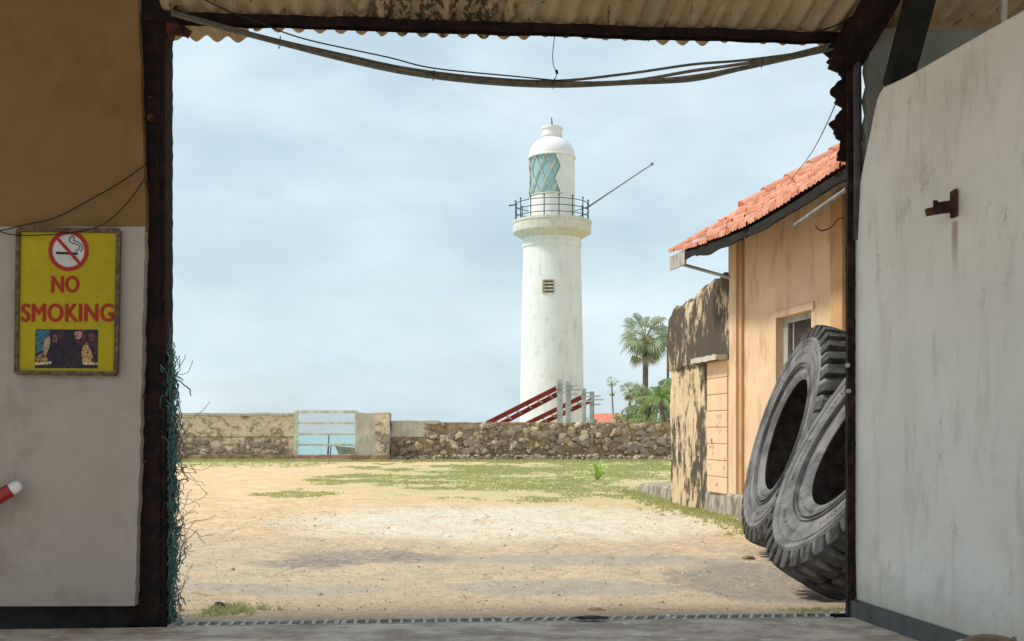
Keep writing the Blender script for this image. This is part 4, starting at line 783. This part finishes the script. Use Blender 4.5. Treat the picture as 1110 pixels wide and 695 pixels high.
m = MB(); m.lathe([(LR,lz(241)),(LR,lz(214.2))], 72, LC); m.lathe([(LR,lz(214.2)),(LR-.15,lz(214.2))], 72, LC)
part(m, 'lantern_base', m_lh, lh)
# lantern: opaque panels leave a glazed opening whose right end is pointed
GA0, GA1 = R(170), R(296)     # glazed from left round to front right
def LCp(a, z, r=LR): return (LX+r*math.cos(a), LY+r*math.sin(a), z)
m = MB(); m.lathe([(LR,lz(214.2)),(LR,lz(172))], 60, LC, GA1, GA0+2*math.pi)
zb_, zt_ = lz(214), lz(172); zm = (zb_+zt_)/2
# zigzag edge of the opaque part: white infill with a notch
n = 16; GP = R(278); vs = []
def edge_a(z):
    f = (z-zb_)/(zt_-zb_); 
    return (GA1 - R(20)) + R(14)*(1-abs(f-.68)/.32 if f > .36 else abs(f-.36)/.36*1.0 if f < .36 else 0)
nz_ = 24
for j in range(nz_+1):
    z = zb_ + (zt_-zb_)*j/nz_; e = edge_a(z)
    for i in range(7): vs.append(LCp(e+(GA1-e)*i/6, z))
m.add(vs, [(j*7+i, j*7+i+1, (j+1)*7+i+1, (j+1)*7+i) for j in range(nz_) for i in range(6)], True)
part(m, 'lantern_wall', m_lh, lh)
m = MB(); m.lathe([(LR-.12,lz(214)),(LR-.12,lz(172))], 24, LC, GA0-.05, GA1+.02); gl = part(m, 'lantern_glass', m_glass, lh)
m = MB()
def helix(a0, a1, z0, z1, r=.035, rad=None): m.tube([LCp(a0+(a1-a0)*i/16, z0+(z1-z0)*i/16, rad or LR-.02) for i in range(17)], r, 6)
hh = zt_-zb_; sp = R(33)
for k in range(-4, 7):
    for s_ in (1,-1):
        a0 = GA0 + k*sp; pts = [(a0 + s_*sp*1.0*t*1.5, zb_+hh*t) for t in [i/18 for i in range(19)]]; pts = [LCp(a, z, LR-.03) for a, z in pts if GA0-.02 <= a <= edge_a(z)+.02]
        if len(pts) > 2: m.tube(pts, .042, 6)
for f in (.0, 1.0): m.tube([LCp(GA0+(GA1-GA0)*i/16, zb_+hh*f, LR) for i in range(17)], .06, 6)
o = m.build('glazing_bar', simple('glazing_bar_paint', (.52,.52,.42), .2, 3), gl); o.location = (0,0,0)
m = MB(); m.lathe([(.0,lz(212)),(.35,lz(212)),(.45,lz(206)),(.75,lz(203)),(.8,lz(190)),(.5,lz(184)),(0,lz(183))], 24, LC); part(m, 'lamp', simple('lamp_optic', (.2,.3,.3), .3, 3, .2, 0), lh)
m = MB(); pr_ = [(LR+.07,lz(172.5)),(LR+.07,lz(171))] + [(LR*math.cos(t)**.9, lz(170.5)+(lz(149)-lz(170.5))*math.sin(t)) for t in [R(a) for a in range(0, 74, 6)]]; m.lathe([(LR-.2,lz(172.5))]+pr_, 72, LC); part(m, 'dome', m_dome, lh)
m = MB(); m.lathe([(lr(10.5),lz(151)),(lr(10.5),lz(148.5)),(lr(11.6),lz(148.3)),(lr(11.6),lz(147)),(lr(10.8),lz(146.8)),(lr(10.8),lz(141)),(lr(11.8),lz(140.8)),(lr(11.8),lz(138.5)),(lr(10),lz(137.8)),(0,lz(137.2))], 48, LC); part(m, 'ventilator', m_dome, lh)
m = MB(); m.tube([(LX,LY,lz(138)),(LX,LY,lz(134)),(LX-.03,LY,lz(127.5))], [.12,.06,.03], 8); part(m, 'finial', m_iron, lh)
m = MB(); a = Vector((LX+RR-.2,LY,lz(226))); b = P(706,178.5,LY); m.tube([a, b], [.07,.05], 8); m.tube([b, b+Vector((.12,0,.1))], .13, 8); part(m, 'boom', simple('boom_grey', (.22,.23,.24), .2, 3), lh)
m = MB(); m.tube([Vector((LX-RR,LY,lz(222))), Vector((LX-RR-.5,LY,lz(223)))], .05, 6); part(m, 'boom_stub', m_iron, lh)
def lp(px, py, off=0):   # point on the tower surface
    x = P(px,0,LY).x-LX; z = lz(py); rr = lr(33.2)*.985 + off; x = x*(LY-rr)/LY; return Vector((LX+x, LY-math.sqrt(max(0, rr*rr-x*x)), z))
m = MB(); m.prism([lp(586.8,307.5,.06), lp(599.5,307.5,.06), lp(599.5,321.5,.06), lp(586.8,321.5,.06)], (0,.2,0)); wo = part(m, 'window', simple('rusty_window_frame', (.40,.28,.16), .4, 3), lh)
m = MB(); m.prism([lp(589,309,.075), lp(598,309,.075), lp(598,320.5,.075), lp(589,320.5,.075)], (0,.05,0)); o = m.build('pane', simple('window_dark', (.05,.06,.05), .3, 3, .4), wo); o.location = (0,0,0)
m = MB(); 
for y in (311.5,315,318.5): m.beam(lp(588.5,y,.1), lp(598.5,y,.1), .05, .12)
o = m.build('louvre', simple('louvre_paint', (.45,.44,.32), .3, 3), wo); o.location = (0,0,0)

# ================================================================== boat slip frame by the lighthouse
sf = empty('steel_frame', P(600,457,66), 'frame of pale posts carrying sloping red steel beams before the lighthouse', 'steel frame')
for x, y, Y_, wd in ((607,411.5,66,6),(616,413.5,68,5.5),(633,421,70,4.5),(641.5,424.5,72,5)):
    m = MB(); w2 = wd/F*Y_/2; b = P(x,y,Y_); m.box((b.x-w2,Y_-w2,0),(b.x+w2,Y_+w2,b.z), None); po = part(m, 'post', m_galv, sf)
    m = MB()
    for i, dy in enumerate((5, 9, 14)): z = b.z-dy/F*Y_; m.beam((b.x-.05-.15*(i%2),Y_-w2-.06,z),(b.x+.55+.2*(i%2),Y_-w2-.06,z),.08,.09)
    o = m.build('cross_arm', m_galv, po); o.location = (0,0,0)
def ibeam(pa, pb, h_=.27):
    m = MB(); u = Vector((0,0,1)); m.beam(pa+u*h_/2, pb+u*h_/2, .26, .05); m.beam(pa-u*h_/2, pb-u*h_/2, .26, .05); m.beam(pa, pb, .04, h_-.05); part(m, 'beam', m_red, sf)
for (xa, ya, xb, yb, Y_) in ((527,459.5,603,421,66),(544,459,604,427.5,66.6),(570,460,632,430,71),(583,461,640,434.5,71.6)): ibeam(P(xa,ya,Y_) + (P(xa,ya,Y_)-P(xb,yb,Y_))*.35, P(xb,yb,Y_))
for t_ in (.1,.25,.4,.55,.7,.85):
    for (pa_, pb_) in ((P(527,459.5,66), P(603,421,66)), (P(570,460,71), P(632,430,71))): a = pa_.lerp(pb_, t_); m = MB(); m.beam(a, a+Vector((.45,.5,-.22)), .06, .06); part(m, 'tie_bar', m_galv, sf)
# far house with red roof
fh = empty('house', P(658,457,125), 'far low house with a red roof just showing above the rubble wall', 'house')
m = MB(); a = P(640,0,125).x; b = P(676,0,125).x; m.box((a+.2,122,0),(b-.2,130,2.6)); part(m, 'wall', m_lh_trim, fh)
m = MB(); zz = P(0,448.5,126).z; m.add([(a,121.5,2.3),(b,121.5,2.3),(b,130.5,2.3),(a,130.5,2.3),(a+.4,126,zz),(b-.4,126,zz+.1)], [(0,1,5,4),(2,3,4,5),(0,4,3),(1,2,5)]); part(m, 'roof', simple('far_red_tile', (.62,.20,.12), .2, 2), fh)

# ================================================================== PALMS, BUSHES
def fan(m, p, d, size, droop=.0, nb=22, spread=R(150)):
    d = Vector(d).normalized(); up = Vector((0,0,1)); sd = d.cross(up)
    if sd.length < .1: sd = Vector((1,0,0))
    sd.normalize(); nrm = sd.cross(d).normalized(); tilt = random.uniform(-.7,.7); sd = (sd*math.cos(tilt) + nrm*math.sin(tilt)).normalized(); nrm = sd.cross(d).normalized(); p = Vector(p)
    for i in range(nb):
        a = -spread + 2*spread*i/(nb-1); L_ = size*(.72+.28*math.cos(a*.7))*random.uniform(.92,1.06); dr = d*math.cos(a) + sd*math.sin(a); w_ = size*.068
        q = dr.cross(nrm).normalized(); cup = nrm*(.12*size*abs(math.sin(a)))
        a0 = p; a1 = p + dr*L_*.6 + cup*.6; a2 = p + dr*L_ + cup + Vector((0,0,-L_*(.13+droop)))
        m.add([a0, a1+q*w_, a2, a1-q*w_], [(0,1,2,3)])
def fan_palm(px, py, Y, rpx, label, ntop=26, ndead=16, lean=0, seed=1):
    random.seed(seed); c = P(px,py,Y); s = rpx/F*Y; base = Vector((c.x-lean, Y, 0)); root = empty('fan_palm', tuple(base), label, 'palm tree', 'palms beyond the rubble wall')
    m = MB(); m.tube(spline([base, base.lerp(c,.5)+Vector((lean*.1,0,0)), c], 8), [max(.05,s*.10)*(1.15-.25*i/16) for i in range(17)], 10); part(m, 'trunk', m_trunk, root)
    cr_ = MB()
    for i in range(ntop):
        th = 2*math.pi*((i*.618) % 1); el = math.asin(min(.98, -.75 + 1.7*(i/ntop))); d = Vector((math.cos(th)*math.cos(el), math.sin(th)*math.cos(el), math.sin(el)))
        pt = c + d*s*random.uniform(.52,.82); 
        cr_.tube([c, pt], s*.012, 4); fan(cr_, pt, d + Vector((0,0,-.3)), s*random.uniform(.34,.44), .22, 18)
    part(cr_, 'crown', m_fan, root)
    if ndead:
        dd_ = MB()
        for i in range(ndead):
            th = 2*math.pi*random.random(); d = Vector((math.cos(th)*.55, math.sin(th)*.55, -1)).normalized(); pt = c + d*s*random.uniform(.25,.75); fan(dd_, pt, d, s*.36, .3, 16, R(80))
        part(dd_, 'dead_leaves', m_dead, root)
    return root, c, s
r_, c_, s_ = fan_palm(700, 366, 105, 31, 'tall fan palm with a full round crown beside the weathered wall', 44, 16, .1, 3)
m = MB()
for i in range(7): a = c_+Vector((random.uniform(-.35,.35), -.7, .1)); m.tube([a, a+Vector((random.uniform(-.3,.3),-.25,-.35)), a+Vector((random.uniform(-.4,.4),-.3,-1.0))], [.05,.09,.05], 6)
part(m, 'fruit_stalks', m_fruit, r_)
fan_palm(663, 414, 190, 7.5, 'small distant fan palm on a thin leaning trunk, nearest the lighthouse', 16, 0, -.6, 4)
fan_palm(663.5, 425, 191, 5.5, 'second distant fan palm crown, dry and brown, close behind the thin leaning one', 8, 10, -.5, 9)
fan_palm(683, 423, 130, 13, 'medium fan palm between the distant thin palm and the tall one', 24, 8, .1, 5)
fan_palm(724, 362, 112, 15, 'fan palm mostly hidden behind the weathered wall', 18, 4, 0, 6)
def coconut(px, py, Y, rpx, label, seed, n=15):
    random.seed(seed); c = P(px,py,Y); s = rpx/F*Y; root = empty('coconut_palm', (c.x,Y,0), label, 'palm tree', 'palms beyond the rubble wall')
    m = MB(); m.tube([(c.x,Y,0),(c.x+.1,Y,c.z*.5),tuple(c)], [.18,.14,.12], 8); part(m, 'trunk', m_trunk, root)
    m = MB()
    for i in range(n):
        th = 2*math.pi*i/n+random.uniform(-.2,.2); el = random.uniform(.1,1.25); d = Vector((math.cos(th)*math.cos(el), math.sin(th)*math.cos(el), math.sin(el))); L_ = s*random.uniform(.8,1.05); sag = random.uniform(.4,.9)
        sp_ = [c + d*L_*t - Vector((0,0,sag*L_*t*t)) for t in [k/14 for k in range(15)]]; m.tube(sp_, .02, 4)
        for k in range(1, 15):
            p = sp_[k]; dr = (sp_[k]-sp_[k-1]).normalized(); sd = dr.cross(Vector((0,0,1)));
            if sd.length < .05: continue
            sd.normalize(); ll = L_*.26*math.sin(math.pi*(k/15*.8+.2))
            for s2 in (-1,1):
                for h_ in (0,.5):
                    q = p + dr*L_/14*h_; e = q + (sd*s2*.8 + dr*.55)*ll + Vector((0,0,-ll*random.uniform(.3,.8))); wv = dr*L_*.014; m.add([q-wv, q+wv, e], [(0,1,2)])
    part(m, 'crown', m_frond, root)
coconut(716, 432, 74, 34, 'bushy coconut palm with arching fronds, in front of the tall fan palm', 31, 22)
coconut(735, 420, 78, 38, 'coconut palm with long fronds largely behind the weathered wall', 32, 18)
def bush(px, Y, wpx, topy, label, seed, mat=m_bush, n=900):
    random.seed(seed); cx_ = P(px,0,Y).x; w_ = wpx/F*Y/2; zt_ = P(0,topy,Y).z; b0_ = 0
    root = empty('bush', (cx_,Y,0), label, 'bush', 'bushes beyond the rubble wall')
    m = MB(); lobes = [(Vector((cx_+random.uniform(-.7,.7)*w_, Y+random.uniform(-.7,.7)*w_, zt_*random.uniform(.45,.85))), random.uniform(.3,.55)*w_) for _ in range(9)]
    for i in range(n):
        c, rr = random.choice(lobes); v = Vector((random.gauss(0,1),random.gauss(0,1),random.gauss(0,1))).normalized()*rr*random.uniform(.5,1.05)**.5; p = c+v; p.z = max(.2, min(zt_, p.z)); s = random.uniform(.08,.17)*Y/90
        a = Vector((random.gauss(0,1),random.gauss(0,1),random.gauss(0,.6))).normalized()*s; b = a.cross(Vector((random.gauss(0,1),random.gauss(0,1),random.gauss(0,1)))).normalized()*s*.45; m.add([p-a, p+b, p+a, p-b], [(0,1,2,3)])
    part(m, 'foliage', mat, root)
    m = MB()
    for c, rr in lobes[:5]: m.tube([(cx_,Y,0), tuple(c)], [.12,.04], 6)
    part(m, 'stem', m_trunk, root)
bush(708, 95, 44, 412, 'tall grey green bush at the foot of the tall fan palm', 1, n=2600)
bush(690, 100, 36, 428, 'grey green bush between the medium palm and the tall palm', 2, n=1600)
bush(724, 88, 30, 405, 'dark bush close against the weathered wall', 3, n=1600)
bush(673, 110, 18, 445, 'low bush right of the red roofed far house', 4, n=500)
bush(640, 100, 14, 450, 'tiny bush showing behind the steel frame posts', 5, n=300)
bush(703, 70, 40, 446, 'bright low bush along the top of the rubble wall', 6, m_frond, n=1200)
# young palm-like plant in the grass
gp0 = G(648, 521); random.seed(40); pt = empty('young_plant', tuple(gp0), 'bright green spiky plant growing in the grass before the rubble wall', 'plant')
for i in range(16):
    m = MB(); th = random.uniform(0,2*math.pi) if i > 3 else (0,math.pi,.3,2.8)[i]; L_ = random.uniform(.75,1.25); sp2 = random.uniform(.12,.45) if i > 3 else .62; pts = [gp0+Vector((math.cos(th)*sp2*L_*t, math.sin(th)*sp2*L_*t, L_*(t*1.1-.55*t*t*(1+sp2)))) for t in [k/6 for k in range(7)]]; sd = Vector((-math.sin(th),math.cos(th),0)); vs = []
    for k, p in enumerate(pts): w_ = .055*math.sin(math.pi*(k/6*.85+.12)); vs += [p-sd*w_, p+Vector((0,0,-.01)), p+sd*w_]
    m.add(vs, [(3*k+j,3*k+j+1,3*k+j+4,3*k+j+3) for k in range(6) for j in (0,1)]); part(m, 'leaf', m_plant, pt)

# ================================================================== grass, pebbles, debris
random.seed(77)
def ell(x, y, cx, cy, rx, ry): return 1-math.hypot((x-cx)/rx, (y-cy)/ry)
gm = MB()
def tuft(x, y, h_, n=5, sp=.05):
    z0 = gz(x, y)
    for _ in range(n):
        a = random.uniform(0, 6.28); r = random.uniform(0, sp); bx_, by_ = x+r*math.cos(a), y+r*math.sin(a); L_ = h_*random.uniform(.5,1.2); lx, ly = random.gauss(0,.5)*L_, random.gauss(0,.5)*L_; w_ = random.uniform(.004,.008) * (1+y/25)
        gm.add([(bx_-w_,by_,z0-.005),(bx_+w_,by_,z0-.005),(bx_+lx,by_+ly,z0+L_)], [(0,1,2)])
cnt = 0
while cnt < 12000:
    x = random.uniform(-7, 9); y = random.uniform(20.5, 53.6)
    e = ell(x, y, 4.8, 37.5, 11, 16); nn = noise.fractal(Vector((x*.45, y*.3, 7)), 1, 2, 4)
    if e + nn*.8 > .14 and random.random() < .45 + nn: tuft(x, y, .03+.03*random.random(), 5, .14); cnt += 1
for _ in range(2600): tuft(random.uniform(-26,-5.2), 53.75 - abs(random.gauss(0,.5)), .14, 4, .12)
for _ in range(900): tuft(random.uniform(-26,-8), random.uniform(44,53.5), .06, 4, .12)
for _ in range(1500): tuft(random.uniform(-5,9), 53.7 - abs(random.gauss(0,.5)), .14, 4, .12)
for _ in range(900):
    t_ = random.random(); p = Vector(fpx[int(t_*(m_-1))]); tuft(p.x - .05 - abs(random.gauss(0,.28)), p.y-.05, .045, 6, .07)
for _ in range(80): tuft(-2.36 + abs(random.gauss(0,.22)), 8.66+random.gauss(0,.13), .05, 5, .04)
for _ in range(60): tuft(random.gauss(2.35,.12), 8.66+random.gauss(0,.05), .03, 4, .03)
tag(gm.build('grass', m_grass, fix=False), 'short patchy grass across the yard and wall foot', 'grass', kind='stuff')
pm_ = MB()
for _ in range(11000):
    y = 8.68 + random.random()**1.6*12; x = random.uniform(-.32,.30)*y; s = .003+.012*random.random()**3*(1+.05*(y-8)) * (2.2 if random.random() < .03 else 1); z0 = gz(x, y) + (.006 if y < 8.75 else 0)
    vs = [(x+s*random.uniform(.6,1.2)*math.cos(k*1.2566), y+s*random.uniform(.6,1.2)*math.sin(k*1.2566), z0-.003) for k in range(5)] + [(x+s*.2, y, z0+s*random.uniform(.5,.9))]
    pm_.add(vs, [(k,(k+1)%5,5) for k in range(5)])
def _peb():
    M = Mat('pebbles', .95, .1); r = M.geo.outputs['Random Per Island']; M.col(M.mix(r, (.20,.15,.11), (.66,.56,.43))); return M.m
tag(pm_.build('gravel', _peb(), fix=False), 'loose gravel scattered over the yard', 'gravel', kind='stuff')
def rock(px, py, s, m, label, name='rock', Y=None, zs=.7):
    p = G(px, py); b = bmesh.new(); bmesh.ops.create_icosphere(b, subdivisions=3, radius=1); mm = MB(); sd = random.uniform(0,50)
    vs = [Vector((v.co.x*s*1.25, v.co.y*s, max(-.1,v.co.z)*s*zs))*(1+.35*noise.fractal(v.co*1.3+Vector((sd,0,0)),1,2,3)) + p for v in b.verts]; mm.add(vs, [tuple(q.index for q in f.verts) for f in b.faces]); b.free()
    return tag(mm.build(name, m, loc=tuple(p)), label, name.replace('_', ' '))
rock(238, 660, .05, simple('dark_rock', (.07,.055,.045), .4, 20), 'small dark rock on the dirt just beyond the drain at the left', zs=1.0)
rock(645, 662, .06, m_mud, 'flat brown clod on the dirt beyond the middle of the drain', 'clod', zs=.35)
rg_ = rock(640, 674.5, .085, m_blk, 'crumpled black rag lying on the drain grate', 'rag', zs=.22); rg_.scale = (1.15, .5, 1); rg_.location.z = .03
rock(811, 605, .06, m_mud, 'brown clod beside the foot of the farther tyre', 'clod', zs=.5)
